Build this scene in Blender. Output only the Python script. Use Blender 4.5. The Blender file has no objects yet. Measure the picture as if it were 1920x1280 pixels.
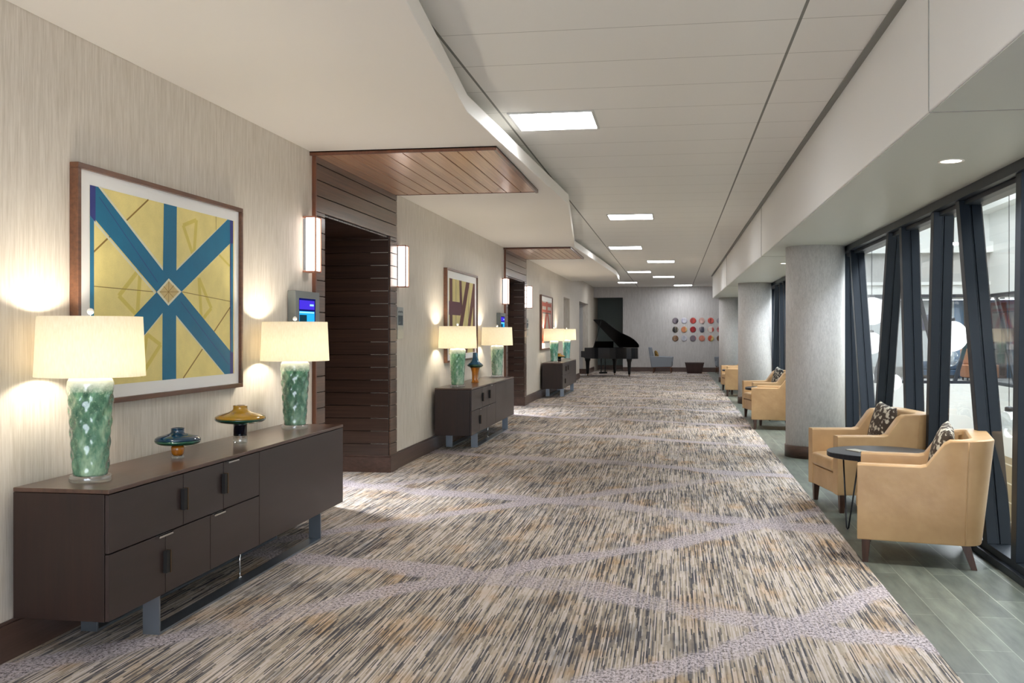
import bpy, bmesh, math, random
from mathutils import Vector, Matrix
random.seed(7)
PI = math.pi
SC = bpy.context.scene
COL = SC.collection

# ------------------------------------------------------------------ camera, world, exposure
cam = bpy.data.cameras.new('camera'); camo = bpy.data.objects.new('camera', cam); COL.objects.link(camo)
cam.sensor_width = 36.0; cam.lens = 1874.0 / 1920 * 36; cam.shift_y = -18.0 / 1920
cam.clip_start = 0.05; cam.clip_end = 300
camo.location = (0, 0, 1.53)
camo.rotation_euler = (PI / 2, 0, math.atan(303 / 1874.0))
SC.camera = camo
SC.view_settings.view_transform = 'Standard'; SC.view_settings.look = 'None'
SC.view_settings.gamma = 1.0; SC.view_settings.use_curve_mapping = False
SC.view_settings.exposure = 0.86
w = bpy.data.worlds.new('World'); SC.world = w; w.use_nodes = True
w.node_tree.nodes['Background'].inputs[0].default_value = (0.80, 0.88, 1.0, 1)
w.node_tree.nodes['Background'].inputs[1].default_value = 4.0
SC.cycles.max_bounces = 10; SC.cycles.diffuse_bounces = 6; SC.cycles.glossy_bounces = 4
SC.cycles.transmission_bounces = 8; SC.cycles.transparent_max_bounces = 12
SC.cycles.caustics_reflective = False; SC.cycles.caustics_refractive = False
SC.cycles.sample_clamp_indirect = 6.0

TROFFER_L = 15.0     # radiance of the ceiling light diffusers
LAMP_W = 12.0        # table lamp bulb
SCONCE_L = 3.2

# ------------------------------------------------------------------ helpers
def lin(r, g, b):
    f = lambda c: (c / 255 / 12.92) if c / 255 <= 0.04045 else ((c / 255 + 0.055) / 1.055) ** 2.4
    return (f(r), f(g), f(b), 1.0)

class MB:
    def __init__(s): s.bm = bmesh.new(); s.mi = 0
    def face(s, vs):
        try: f = s.bm.faces.new(vs); f.material_index = s.mi; return f
        except ValueError: return None
    def box(s, x0, x1, y0, y1, z0, z1):
        v = [s.bm.verts.new(p) for p in ((x0,y0,z0),(x1,y0,z0),(x1,y1,z0),(x0,y1,z0),(x0,y0,z1),(x1,y0,z1),(x1,y1,z1),(x0,y1,z1))]
        for q in ((0,3,2,1),(4,5,6,7),(0,1,5,4),(1,2,6,5),(2,3,7,6),(3,0,4,7)): s.face([v[i] for i in q])
        return s
    def hexa(s, bot, top):
        """four bottom and four top points, both counter-clockwise seen from above"""
        v = [s.bm.verts.new(p) for p in list(bot) + list(top)]
        for q in ((0,3,2,1),(4,5,6,7),(0,1,5,4),(1,2,6,5),(2,3,7,6),(3,0,4,7)): s.face([v[i] for i in q])
        return s
    def quad(s, *pts): s.face([s.bm.verts.new(p) for p in pts]); return s
    def prism(s, pts, z0, z1):
        a = [s.bm.verts.new((x, y, z0)) for x, y in pts]; b = [s.bm.verts.new((x, y, z1)) for x, y in pts]
        s.face(a[::-1]); s.face(b); n = len(pts)
        for i in range(n): s.face([a[i], a[(i+1) % n], b[(i+1) % n], b[i]])
        return s
    def lathe(s, prof, seg=32, cx=0, cy=0, fn=None, cap=True):
        rings = []
        for r, z in prof:
            ring = []
            for k in range(seg):
                a = 2 * PI * k / seg; rr = r * (fn(a, z) if fn else 1)
                ring.append(s.bm.verts.new((cx + rr * math.cos(a), cy + rr * math.sin(a), z)))
            rings.append(ring)
        for A, B in zip(rings, rings[1:]):
            for k in range(seg): s.face([A[k], A[(k+1) % seg], B[(k+1) % seg], B[k]])
        if cap: s.face(rings[0][::-1]); s.face(rings[-1])
        return s
    def tube(s, pts, r, seg=8, r1=None):
        pts = [Vector(p) for p in pts]; rings = []; n = len(pts)
        for i, p in enumerate(pts):
            d = (pts[min(i+1, n-1)] - pts[max(i-1, 0)]).normalized()
            u = d.cross(Vector((0, 0, 1)))
            if u.length < 1e-3: u = d.cross(Vector((1, 0, 0)))
            u.normalize(); v = d.cross(u)
            rr = r if r1 is None else r + (r1 - r) * i / (n - 1)
            rings.append([s.bm.verts.new(p + u * rr * math.cos(2*PI*k/seg) + v * rr * math.sin(2*PI*k/seg)) for k in range(seg)])
        for A, B in zip(rings, rings[1:]):
            for k in range(seg): s.face([A[k], A[(k+1) % seg], B[(k+1) % seg], B[k]])
        s.face(rings[0][::-1]); s.face(rings[-1])
        return s
    def sphere(s, c, r, seg=24, rings=14, sc=(1,1,1)):
        prof = []
        vs = []
        for i in range(1, rings):
            t = PI * i / rings
            vs.append([s.bm.verts.new((c[0] + r*sc[0]*math.sin(t)*math.cos(2*PI*k/seg), c[1] + r*sc[1]*math.sin(t)*math.sin(2*PI*k/seg), c[2] - r*sc[2]*math.cos(t))) for k in range(seg)])
        b = s.bm.verts.new((c[0], c[1], c[2] - r*sc[2])); t_ = s.bm.verts.new((c[0], c[1], c[2] + r*sc[2]))
        for k in range(seg):
            s.face([b, vs[0][(k+1) % seg], vs[0][k]]); s.face([t_, vs[-1][k], vs[-1][(k+1) % seg]])
        for A, B in zip(vs, vs[1:]):
            for k in range(seg): s.face([A[k], A[(k+1) % seg], B[(k+1) % seg], B[k]])
        return s
    def build(s, name, mats, parent=None, smooth=False, bevel=0, seg=2, loc=None, rot=None):
        bmesh.ops.recalc_face_normals(s.bm, faces=s.bm.faces)
        me = bpy.data.meshes.new(name); s.bm.to_mesh(me); s.bm.free()
        for m in (mats if isinstance(mats, (list, tuple)) else [mats]): me.materials.append(m)
        if smooth or bevel: me.polygons.foreach_set('use_smooth', [True] * len(me.polygons))
        o = bpy.data.objects.new(name, me); COL.objects.link(o)
        if parent: o.parent = parent
        if loc: o.location = loc
        if rot: o.rotation_euler = rot
        if bevel:
            b = o.modifiers.new('bevel', 'BEVEL'); b.width = bevel; b.segments = seg; b.limit_method = 'ANGLE'; b.harden_normals = True
        return o

def thing(name, label, cat, loc=(0,0,0), rz=0, group=None):
    o = bpy.data.objects.new(name, None); COL.objects.link(o); o.empty_display_size = .1
    o.location = loc; o.rotation_euler = (0, 0, rz); return tag(o, label, cat, group)
def tag(o, label, cat, group=None):
    o['label'] = label; o['category'] = cat
    if group: o['group'] = group
    return o
def struct(o): o['kind'] = 'structure'; return o
def dup(src, loc, rz=None, label=None, keep_group=True):
    def cp(o, par):
        c = o.copy(); COL.objects.link(c)
        if par: c.parent = par
        for ch in list(o.children): cp(ch, c)
        return c
    r = cp(src, None); r.location = loc
    if rz is not None: r.rotation_euler = (0, 0, rz)
    if label: r['label'] = label
    return r

# ------------------------------------------------------------------ materials
def newmat(name):
    m = bpy.data.materials.new(name); m.use_nodes = True; nt = m.node_tree
    return m, nt, nt.nodes['Principled BSDF']
def pbr(name, col, rough=.5, metal=0, spec=.5, coat=0, **kw):
    m, nt, b = newmat(name)
    b.inputs['Base Color'].default_value = col; b.inputs['Roughness'].default_value = rough
    b.inputs['Metallic'].default_value = metal; b.inputs['Specular IOR Level'].default_value = spec
    b.inputs['Coat Weight'].default_value = coat; b.inputs['Coat Roughness'].default_value = .08
    for k, v in kw.items(): b.inputs[k].default_value = v
    return m
def math_n(nt, op, a, b=None, c=None):
    n = nt.nodes.new('ShaderNodeMath'); n.operation = op
    for i, x in enumerate((a, b, c)):
        if x is None: continue
        if isinstance(x, (int, float)): n.inputs[i].default_value = x
        else: nt.links.new(x, n.inputs[i])
    return n.outputs[0]
def pos(nt, kind='Object'):
    n = nt.nodes.new('ShaderNodeTexCoord'); return n.outputs[kind]
def scaled(nt, vec, s, off=(0,0,0)):
    n = nt.nodes.new('ShaderNodeMapping'); nt.links.new(vec, n.inputs[0]); n.inputs['Scale'].default_value = s
    n.inputs['Location'].default_value = off; return n.outputs[0]
def noise(nt, vec, scale=1, detail=2, rough=.5):
    n = nt.nodes.new('ShaderNodeTexNoise'); nt.links.new(vec, n.inputs['Vector'])
    n.inputs['Scale'].default_value = scale; n.inputs['Detail'].default_value = detail; n.inputs['Roughness'].default_value = rough
    return n.outputs['Fac']
def ramp(nt, fac, stops, interp='LINEAR'):
    n = nt.nodes.new('ShaderNodeValToRGB'); nt.links.new(fac, n.inputs[0]); n.color_ramp.interpolation = interp
    el = n.color_ramp.elements
    while len(el) < len(stops): el.new(.5)
    for e, (p, c) in zip(el, stops): e.position = p; e.color = c
    return n.outputs[0]
def mix(nt, fac, a, b, mode='MIX'):
    n = nt.nodes.new('ShaderNodeMix'); n.data_type = 'RGBA'; n.blend_type = mode
    for i, x in ((0, fac), (6, a), (7, b)):
        if isinstance(x, (int, float)): n.inputs[i].default_value = x
        elif isinstance(x, tuple): n.inputs[i].default_value = x
        else: nt.links.new(x, n.inputs[i])
    return n.outputs[2]
def bump(nt, b, h, strength=.2, dist=.01):
    n = nt.nodes.new('ShaderNodeBump'); n.inputs['Strength'].default_value = strength; n.inputs['Distance'].default_value = dist
    nt.links.new(h, n.inputs['Height']); nt.links.new(n.outputs[0], b.inputs['Normal'])
def g(v): return (v, v, v, 1)

def wood(name, c0, c1, scale, rough=.35, coat=.2):
    """scale: small along the grain, large across it"""
    m, nt, b = newmat(name)
    p = pos(nt)
    n1 = noise(nt, scaled(nt, p, scale), 1, 4, .6)
    n2 = noise(nt, scaled(nt, p, tuple(s * .13 for s in scale)), 1, 2)
    c = ramp(nt, n1, [(.3, c0), (.7, c1)])
    c = mix(nt, .35, c, ramp(nt, n2, [(.35, c0), (.65, c1)]))
    nt.links.new(c, b.inputs['Base Color']); b.inputs['Roughness'].default_value = rough
    b.inputs['Coat Weight'].default_value = coat; b.inputs['Coat Roughness'].default_value = .15
    bump(nt, b, n1, .06, .002); return m

def wallpaper(name, c0, c1, sx=150, sz=7):
    m, nt, b = newmat(name)
    p = pos(nt)
    n1 = noise(nt, scaled(nt, p, (sx, sx, sz)), 1, 3, .6)
    n2 = noise(nt, scaled(nt, p, (sx * .28, sx * .28, sz * .4)), 1, 2)
    f = math_n(nt, 'ADD', math_n(nt, 'MULTIPLY', n1, .65), math_n(nt, 'MULTIPLY', n2, .35))
    nt.links.new(ramp(nt, f, [(.36, c0), (.62, c1)]), b.inputs['Base Color'])
    b.inputs['Roughness'].default_value = .55; b.inputs['Specular IOR Level'].default_value = .3
    bump(nt, b, f, .1, .002); return m

MW = wallpaper('wall_covering', lin(200, 190, 175), lin(223, 215, 203))
MWG = wallpaper('grey_wall_covering', lin(180, 177, 175), lin(202, 199, 197), 90, 6)
MCOLUMN = wallpaper('column_covering', lin(200, 197, 195), lin(224, 221, 219), 150, 30)
MPLASTER = pbr('white_plaster', lin(242, 238, 231), .6, spec=.2)
MPLASTERG = pbr('cool_white_plaster', lin(244, 243, 240), .6, spec=.2)
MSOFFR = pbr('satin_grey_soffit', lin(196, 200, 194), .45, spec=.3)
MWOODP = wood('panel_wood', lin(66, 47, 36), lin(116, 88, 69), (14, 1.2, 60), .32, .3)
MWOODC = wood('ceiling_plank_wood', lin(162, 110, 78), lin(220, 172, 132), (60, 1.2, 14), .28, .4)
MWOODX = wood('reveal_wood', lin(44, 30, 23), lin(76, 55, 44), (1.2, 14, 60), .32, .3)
MTRIM = wood('trim_wood', lin(86, 48, 30), lin(120, 72, 46), (40, 40, 1.5), .3, .3)
MBASE = wood('baseboard_wood', lin(62, 44, 36), lin(92, 68, 58), (20, 1.2, 50), .4, .1)
MSB = wood('sideboard_front_wood', lin(38, 26, 23), lin(52, 38, 35), (60, 1.5, 10), .4, .05)
MSBS = wood('sideboard_side_wood_shaded', lin(26, 13, 8), lin(48, 27, 17), (30, 30, 1.5), .45, .0)  # shade of the unlit near side put into a darker wood colour
MSBT = wood('sideboard_top_wood_sheen', lin(66, 44, 34), lin(92, 66, 52), (50, 1.5, 10), .3, .25)  # reflected light on the top put into a lighter wood colour
MDARK = pbr('dark_gap', lin(16, 12, 11), .7)
MSTEEL = pbr('brushed_steel', lin(150, 160, 170), .3, .9)
MCHROME = pbr('chrome', lin(215, 215, 215), .12, 1)
MBRASS = pbr('aged_brass', lin(120, 95, 70), .3, .9)
MCOPPER = pbr('copper_wood_frame', lin(176, 120, 98), .4, .2)
MBLACK = pbr('black_metal', lin(24, 28, 34), .35, .3)
MMULL = pbr('dark_blue_grey_metal', lin(34, 42, 52), .42, .35)
MLEATHER = None
MGLOSSBLK = pbr('piano_black', lin(10, 12, 16), .22, spec=.4, coat=.25)
MLID = pbr('piano_lid_black', lin(9, 11, 15), .6, spec=.2)
MGOLD = pbr('piano_plate_gold', lin(160, 120, 60), .35, .8)
MLEG = wood('chair_leg_wood', lin(46, 26, 18), lin(76, 46, 32), (40, 40, 3), .3, .3)
MIVORY = pbr('ivory_keys', lin(235, 232, 220), .25)

def leather():
    m, nt, b = newmat('tan_leather'); p = pos(nt)
    n1 = noise(nt, p, 3.5, 3); n2 = noise(nt, p, 260, 2)
    nt.links.new(ramp(nt, n1, [(.3, lin(176, 140, 98)), (.7, lin(200, 165, 120))]), b.inputs['Base Color'])
    b.inputs['Roughness'].default_value = .42; b.inputs['Specular IOR Level'].default_value = .45
    h = math_n(nt, 'ADD', math_n(nt, 'MULTIPLY', noise(nt, p, 9, 2), 3.0), math_n(nt, 'MULTIPLY', n2, .25))
    bump(nt, b, h, .35, .004); return m
MLEATHER = leather()

def pillow_mat(name, c0, c1, sc=17):
    m, nt, b = newmat(name); p = pos(nt)
    v = nt.nodes.new('ShaderNodeTexVoronoi'); nt.links.new(p, v.inputs['Vector']); v.inputs['Scale'].default_value = sc * 1.6
    f = math_n(nt, 'ADD', noise(nt, p, sc, 4, .6), math_n(nt, 'MULTIPLY', v.outputs['Distance'], .35))
    nt.links.new(ramp(nt, f, [(.60, c0), (.66, c1)]), b.inputs['Base Color']); b.inputs['Roughness'].default_value = .75
    return m
MPILLOW = pillow_mat('brown_and_cream_print', lin(205, 198, 180), lin(66, 54, 44))
MPILLOWB = pillow_mat('black_and_white_print', lin(196, 192, 182), lin(30, 30, 32), 22)
MPILLOWY = pillow_mat('gold_weave', lin(190, 150, 50), lin(90, 66, 34), 30)
MGREYFAB = pbr('grey_upholstery', lin(138, 144, 152), .85, spec=.2)
MDKWOOD = wood('dark_table_wood', lin(44, 28, 24), lin(66, 42, 36), (30, 3, 3), .4, .1)

def carpet():
    m, nt, b = newmat('striped_carpet'); p = pos(nt)
    sep = nt.nodes.new('ShaderNodeSeparateXYZ'); nt.links.new(p, sep.inputs[0]); X, Y = sep.outputs[0], sep.outputs[1]
    wob = noise(nt, scaled(nt, p, (1.3, 1.3, 1)), 1, 3)
    def yarn(wid, ln, seed):
        col = math_n(nt, 'FLOOR', math_n(nt, 'DIVIDE', X, wid))
        w1 = nt.nodes.new('ShaderNodeTexWhiteNoise'); w1.noise_dimensions = '1D'; nt.links.new(math_n(nt, 'ADD', col, seed), w1.inputs['W'])
        row = math_n(nt, 'FLOOR', math_n(nt, 'ADD', math_n(nt, 'DIVIDE', Y, ln), math_n(nt, 'MULTIPLY', w1.outputs['Value'], 37)))
        cb = nt.nodes.new('ShaderNodeCombineXYZ'); nt.links.new(col, cb.inputs[0]); nt.links.new(row, cb.inputs[1]); cb.inputs[2].default_value = seed
        w2_ = nt.nodes.new('ShaderNodeTexWhiteNoise'); w2_.noise_dimensions = '3D'; nt.links.new(cb.outputs[0], w2_.inputs['Vector']); return w2_.outputs['Value']
    y1, y2 = yarn(.0062, .42, 3.0), yarn(.0062, .12, 8.0)
    s2 = noise(nt, scaled(nt, p, (240, 60, 1), (3, 7, 0)), 1, 1)
    f = math_n(nt, 'ADD', math_n(nt, 'MULTIPLY', y1, .68), math_n(nt, 'MULTIPLY', y2, .32))
    pat = noise(nt, scaled(nt, p, (2.2, 1.1, 1), (5, 1, 0)), 1, 4, .6)
    f = math_n(nt, 'ADD', f, math_n(nt, 'MULTIPLY', math_n(nt, 'SUBTRACT', pat, .5), .75))
    c = ramp(nt, f, [(.14, lin(48, 52, 60)), (.23, lin(82, 84, 90)), (.34, lin(124, 117, 110)), (.46, lin(166, 153, 135)), (.60, lin(188, 176, 160)), (.80, lin(212, 202, 196))])
    och = noise(nt, scaled(nt, p, (3.2, 1.7, 1), (11, 4, 0)), 1, 3, .6)
    c = mix(nt, ramp(nt, och, [(.52, g(0)), (.68, g(.6))]), c, mix(nt, 1.0, c, lin(246, 208, 150), 'MULTIPLY'))
    blu = noise(nt, scaled(nt, p, (2.6, 1.5, 1), (1, 14, 0)), 1, 3, .6)
    c = mix(nt, ramp(nt, blu, [(.55, g(0)), (.68, g(.7))]), c, mix(nt, 1.0, c, lin(170, 180, 196), 'MULTIPLY'))
    # lavender ribbons wandering over the stripes
    edge = noise(nt, scaled(nt, p, (45, 26, 1)), 1, 3, .7)
    def ribbon(slope, c0, per, wid, ph):
        t = math_n(nt, 'ADD', Y, math_n(nt, 'MULTIPLY', X, -slope))
        t = math_n(nt, 'ADD', t, math_n(nt, 'MULTIPLY', math_n(nt, 'SINE', math_n(nt, 'ADD', math_n(nt, 'MULTIPLY', X, 1.9), ph)), .10))
        t = math_n(nt, 'ADD', t, math_n(nt, 'MULTIPLY', math_n(nt, 'SUBTRACT', wob, .5), .5))
        t = math_n(nt, 'DIVIDE', math_n(nt, 'SUBTRACT', t, c0), per)
        t = math_n(nt, 'ABSOLUTE', math_n(nt, 'SUBTRACT', math_n(nt, 'FRACT', math_n(nt, 'ADD', t, 100.5)), .5))
        t = math_n(nt, 'ADD', math_n(nt, 'MULTIPLY', t, per), math_n(nt, 'MULTIPLY', math_n(nt, 'SUBTRACT', edge, .5), .16))
        n = nt.nodes.new('ShaderNodeMapRange'); nt.links.new(t, n.inputs[0])
        n.inputs[1].default_value = wid * .75; n.inputs[2].default_value = wid * 1.25; n.inputs[3].default_value = 1; n.inputs[4].default_value = 0
        return n.outputs[0]
    fd = nt.nodes.new('ShaderNodeMapRange'); nt.links.new(Y, fd.inputs[0]); fd.inputs[1].default_value = 9; fd.inputs[2].default_value = 11.5; fd.inputs[3].default_value = 1; fd.inputs[4].default_value = .25
    r = math_n(nt, 'MAXIMUM', ribbon(-.36, 5.66, 2.88, .15, 0), math_n(nt, 'MULTIPLY', ribbon(1.12, 4.72, 2.75, .16, 1.2), fd.outputs[0]))
    sp = noise(nt, scaled(nt, p, (75, 40, 1)), 1, 3, .8)
    rc = ramp(nt, sp, [(.40, lin(60, 56, 62)), (.48, lin(178, 168, 174)), (.58, lin(222, 212, 220))])
    brk = ramp(nt, noise(nt, scaled(nt, p, (1.1, 1.1, 1), (4, 2, 0)), 1, 3), [(.34, g(.45)), (.5, g(.95))])
    r = math_n(nt, 'MULTIPLY', r, math_n(nt, 'MULTIPLY', brk, .85))
    c = mix(nt, r, c, rc)
    c = mix(nt, .12, c, lin(178, 168, 168))
    nt.links.new(c, b.inputs['Base Color']); b.inputs['Roughness'].default_value = .95; b.inputs['Specular IOR Level'].default_value = .08
    bump(nt, b, s2, .35, .006); return m
MCARPET = carpet()

def plank_tile():
    m, nt, b = newmat('grey_plank_tile'); p = pos(nt)
    br = nt.nodes.new('ShaderNodeTexBrick')
    mp = nt.nodes.new('ShaderNodeMapping'); nt.links.new(p, mp.inputs[0]); mp.inputs['Rotation'].default_value = (0, 0, PI / 2)
    mp.inputs['Location'].default_value = (0, 1.29 + .2 * 5, 0)
    nt.links.new(mp.outputs[0], br.inputs['Vector'])
    br.inputs['Scale'].default_value = 1; br.inputs['Brick Width'].default_value = .95; br.inputs['Row Height'].default_value = .205
    br.inputs['Mortar Size'].default_value = .0022; br.inputs['Mortar Smooth'].default_value = .1; br.inputs['Bias'].default_value = 0
    br.offset = .37
    br.inputs['Color1'].default_value = lin(104, 110, 106); br.inputs['Color2'].default_value = lin(130, 136, 130); br.inputs['Mortar'].default_value = lin(176, 180, 172)
    n1 = noise(nt, scaled(nt, p, (14, 2.2, 1)), 1, 5, .6)
    c = mix(nt, .75, br.outputs[0], ramp(nt, n1, [(.3, lin(104, 108, 104)), (.7, lin(188, 190, 180))]), 'OVERLAY')
    nt.links.new(c, b.inputs['Base Color']); b.inputs['Roughness'].default_value = .38
    bump(nt, b, br.outputs['Fac'], -.15, .002); return m
MTILE = plank_tile()

def ceil_tiles():
    m, nt, b = newmat('ceiling_tiles'); p = pos(nt)
    sep = nt.nodes.new('ShaderNodeSeparateXYZ'); nt.links.new(p, sep.inputs[0]); X, Y = sep.outputs[0], sep.outputs[1]
    def lines(co, off, per, half):
        t = math_n(nt, 'FRACT', math_n(nt, 'ADD', math_n(nt, 'DIVIDE', math_n(nt, 'SUBTRACT', co, off), per), 100.5))
        t = math_n(nt, 'MULTIPLY', math_n(nt, 'ABSOLUTE', math_n(nt, 'SUBTRACT', t, .5)), per)
        return math_n(nt, 'LESS_THAN', t, half)
    a = lines(Y, 5.74, .697, .0035); c = lines(X, -1.362, 2.059, .009)
    col = mix(nt, math_n(nt, 'MULTIPLY', a, .6), lin(236, 235, 230), lin(120, 116, 106))
    col = mix(nt, math_n(nt, 'MULTIPLY', c, .85), col, lin(104, 104, 98))
    nt.links.new(col, b.inputs['Base Color']); b.inputs['Roughness'].default_value = .7; b.inputs['Specular IOR Level'].default_value = .15
    return m
MCEIL = ceil_tiles()

def emis(name, col, s):
    m = bpy.data.materials.new(name); m.use_nodes = True; nt = m.node_tree; nt.nodes.clear()
    e = nt.nodes.new('ShaderNodeEmission'); e.inputs[0].default_value = col; e.inputs[1].default_value = s
    o = nt.nodes.new('ShaderNodeOutputMaterial'); nt.links.new(e.outputs[0], o.inputs[0]); return m
MDIFFUSER = emis('light_diffuser', lin(250, 252, 255), TROFFER_L)
MSCONCE = emis('sconce_diffuser', lin(255, 238, 228), SCONCE_L)
MSPOT = emis('downlight_lens', lin(255, 245, 230), 6)
MGLOBE = emis('lit_opal_globe', lin(250, 252, 255), 1.25)
MLED = emis('cove_light', lin(255, 252, 245), 3)

def shade_mat():
    m = bpy.data.materials.new('linen_lamp_shade'); m.use_nodes = True; nt = m.node_tree; nt.nodes.clear()
    p = pos(nt)
    c = ramp(nt, noise(nt, scaled(nt, p, (150, 150, 30)), 1, 2), [(.3, lin(246, 240, 224)), (.7, lin(254, 250, 238))])
    d = nt.nodes.new('ShaderNodeBsdfDiffuse'); t = nt.nodes.new('ShaderNodeBsdfTranslucent')
    nt.links.new(c, d.inputs[0]); nt.links.new(c, t.inputs[0])
    mx = nt.nodes.new('ShaderNodeMixShader'); mx.inputs[0].default_value = .55
    nt.links.new(d.outputs[0], mx.inputs[1]); nt.links.new(t.outputs[0], mx.inputs[2])
    o = nt.nodes.new('ShaderNodeOutputMaterial'); nt.links.new(mx.outputs[0], o.inputs[0]); return m
MSHADE = shade_mat()

def glassy(name, tint, refl=.035):
    m = bpy.data.materials.new(name); m.use_nodes = True; nt = m.node_tree; nt.nodes.clear()
    t = nt.nodes.new('ShaderNodeBsdfTransparent'); t.inputs[0].default_value = tint
    gl = nt.nodes.new('ShaderNodeBsdfGlossy'); gl.inputs['Roughness'].default_value = .02
    f = nt.nodes.new('ShaderNodeLayerWeight'); fr = math_n(nt, 'ADD', math_n(nt, 'MULTIPLY', math_n(nt, 'POWER', f.outputs['Facing'], 5), .9), refl)
    mx = nt.nodes.new('ShaderNodeMixShader')
    nt.links.new(fr, mx.inputs[0])
    nt.links.new(t.outputs[0], mx.inputs[1]); nt.links.new(gl.outputs[0], mx.inputs[2])
    o = nt.nodes.new('ShaderNodeOutputMaterial'); nt.links.new(mx.outputs[0], o.inputs[0]); return m
MGLASS = glassy('window_glass', (.93, .96, .97, 1))
MACRYL = glassy('clear_acrylic', (.86, .88, .88, 1), .16)
def cglass(name, col, rough=.05, trans=.35):
    m, nt, b = newmat(name)
    b.inputs['Base Color'].default_value = col; b.inputs['Roughness'].default_value = rough
    b.inputs['Transmission Weight'].default_value = trans; b.inputs['IOR'].default_value = 1.5; b.inputs['Coat Weight'].default_value = .6
    return m
MTEAL = cglass('teal_glass', lin(8, 56, 84)); MTEALB = cglass('bright_blue_glass', lin(14, 100, 142)); MAMBER = cglass('amber_glass', lin(200, 122, 28), .08, .45)
MAMBERD = cglass('gold_amber_glass', lin(206, 156, 44), .08, .3); MNAVY = cglass('dark_navy_glass', lin(10, 18, 34), .06, .1)
MGREENG = cglass('dark_green_glass', lin(16, 76, 56), .06, .2)

def lamp_body_mat(name, dark, mid, pale, top):
    m, nt, b = newmat(name); p = pos(nt)
    sep = nt.nodes.new('ShaderNodeSeparateXYZ'); nt.links.new(p, sep.inputs[0])
    n1 = noise(nt, scaled(nt, p, (9, 9, 4)), 1, 4, .65); n2 = noise(nt, p, 70, 3, .7)
    c = ramp(nt, n1, [(.36, dark), (.5, mid), (.66, pale)])
    c = mix(nt, ramp(nt, n2, [(.55, g(0)), (.68, g(.35))]), c, pale)
    z = math_n(nt, 'ADD', sep.outputs[2], math_n(nt, 'MULTIPLY', math_n(nt, 'SUBTRACT', n2, .5), .05))
    mr = nt.nodes.new('ShaderNodeMapRange'); nt.links.new(z, mr.inputs[0]); mr.inputs[1].default_value = .425; mr.inputs[2].default_value = .475
    c = mix(nt, math_n(nt, 'MULTIPLY', mr.outputs[0], .85), c, top)
    nt.links.new(c, b.inputs['Base Color']); b.inputs['Roughness'].default_value = .12; b.inputs['Coat Weight'].default_value = .8
    b.inputs['Specular IOR Level'].default_value = .6
    bump(nt, b, n1, .3, .008); return m
MLB = [lamp_body_mat('green_crackle_glass', lin(36, 80, 62), lin(84, 128, 102), lin(158, 188, 154), lin(226, 236, 226)),
       lamp_body_mat('teal_green_glass', lin(34, 80, 64), lin(76, 124, 102), lin(142, 178, 152), lin(226, 236, 226)),
       lamp_body_mat('green_glass_pale_diamonds', lin(50, 112, 82), lin(98, 150, 118), lin(184, 208, 180), lin(226, 238, 228)),
       lamp_body_mat('pale_green_mottled_glass', lin(60, 112, 92), lin(132, 168, 144), lin(204, 218, 196), lin(230, 238, 230)),
       lamp_body_mat('deep_green_banded_glass', lin(30, 104, 82), lin(80, 148, 124), lin(176, 210, 190), lin(226, 238, 228)),
       lamp_body_mat('turquoise_banded_glass', lin(24, 110, 112), lin(80, 164, 160), lin(170, 212, 206), lin(226, 238, 238))]

# ------------------------------------------------------------------ setting
WX = -3.07; ZT = 3.27; ZS = 3.07; ZR = 2.58; YB = -4.0; YF = 38.9; GX = 2.15
m = MB(); m.box(WX - 2.4, 1.25, YB, YF + 2.2, -.1, 0); struct(m.build('floor', MCARPET))
m = MB(); m.box(1.25, 2.32, YB, YF, -.1, 0.0); struct(m.build('floor_tile', MTILE))
m = MB(); m.box(WX - .2, 2.3, YB, YF + 2.2, ZT, ZT + .05); struct(m.build('ceiling', MCEIL))

# low soffit along the left wall with a zigzag edge
zig = [(-1.0, YB), (-1.02, 2.0), (-1.427, 6.88), (-1.255, 12.05), (-1.775, 18.15), (-1.53, 27.0), (-1.60, 30.2)]
m = MB(); m.prism([(WX, YB)] + zig + [(WX, 30.2)], ZS, ZS + .125); o = m.build('ceiling_left', MPLASTER, bevel=.008); struct(o)

# beam and low ceiling on the right
m = MB(); m.box(1.2, 2.32, YB, 31.75, ZR, ZT + .05); struct(m.build('ceiling_right', [MPLASTERG], bevel=.006))
m = MB(); m.box(1.21, 2.30, YB, 31.74, ZR - .006, ZR - .001); struct(m.build('ceiling_right_panel', MSOFFR))
for yy in (5.01, 14.2, 23.4):
    m = MB(); m.box(1.1955, 1.2005, yy - .003, yy + .003, ZR, ZT); m.box(1.2, 2.1, yy - .003, yy + .003, ZR - .009, ZR - .004)
    struct(m.build('trim_1', pbr('joint_grey', lin(150, 148, 142), .7)))
m = MB(); m.box(1.155, 1.2, YB, 31.75, ZT - .012, ZT); struct(m.build('trim_2', MBASE if 0 else pbr('shadow_gap_metal', lin(120, 120, 114), .5)))

P1 = (8.21, 10.80, 8.47, 10.54); P2 = (18.07, 20.76, 18.36, 20.48); OPZ = 2.57
holes = [(P1[2], P1[3], OPZ), (P2[2], P2[3], OPZ), (28.15, 29.8, 2.52), (32.9, 36.4, 2.54)]
m = MB(); y = YB
for a, b_, z in holes:
    m.box(WX - .2, WX, y, a, 0, ZT); m.box(WX - .2, WX, a, b_, z, ZT); y = b_
m.box(WX - .2, WX, y, YF + 2.2, 0, ZT)
struct(m.build('wall_left', MW))
m = MB()
for a, b_ in ((YB, P1[0]), (P1[1], P2[0]), (P2[1], 28.15), (29.8, 32.9), (36.4, YF)):
    m.box(WX, WX + .018, a, b_, 0, .17); m.box(WX, WX + .012, a, b_, .17, .185)
struct(m.build('baseboard_left', MBASE, bevel=.003))
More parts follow.
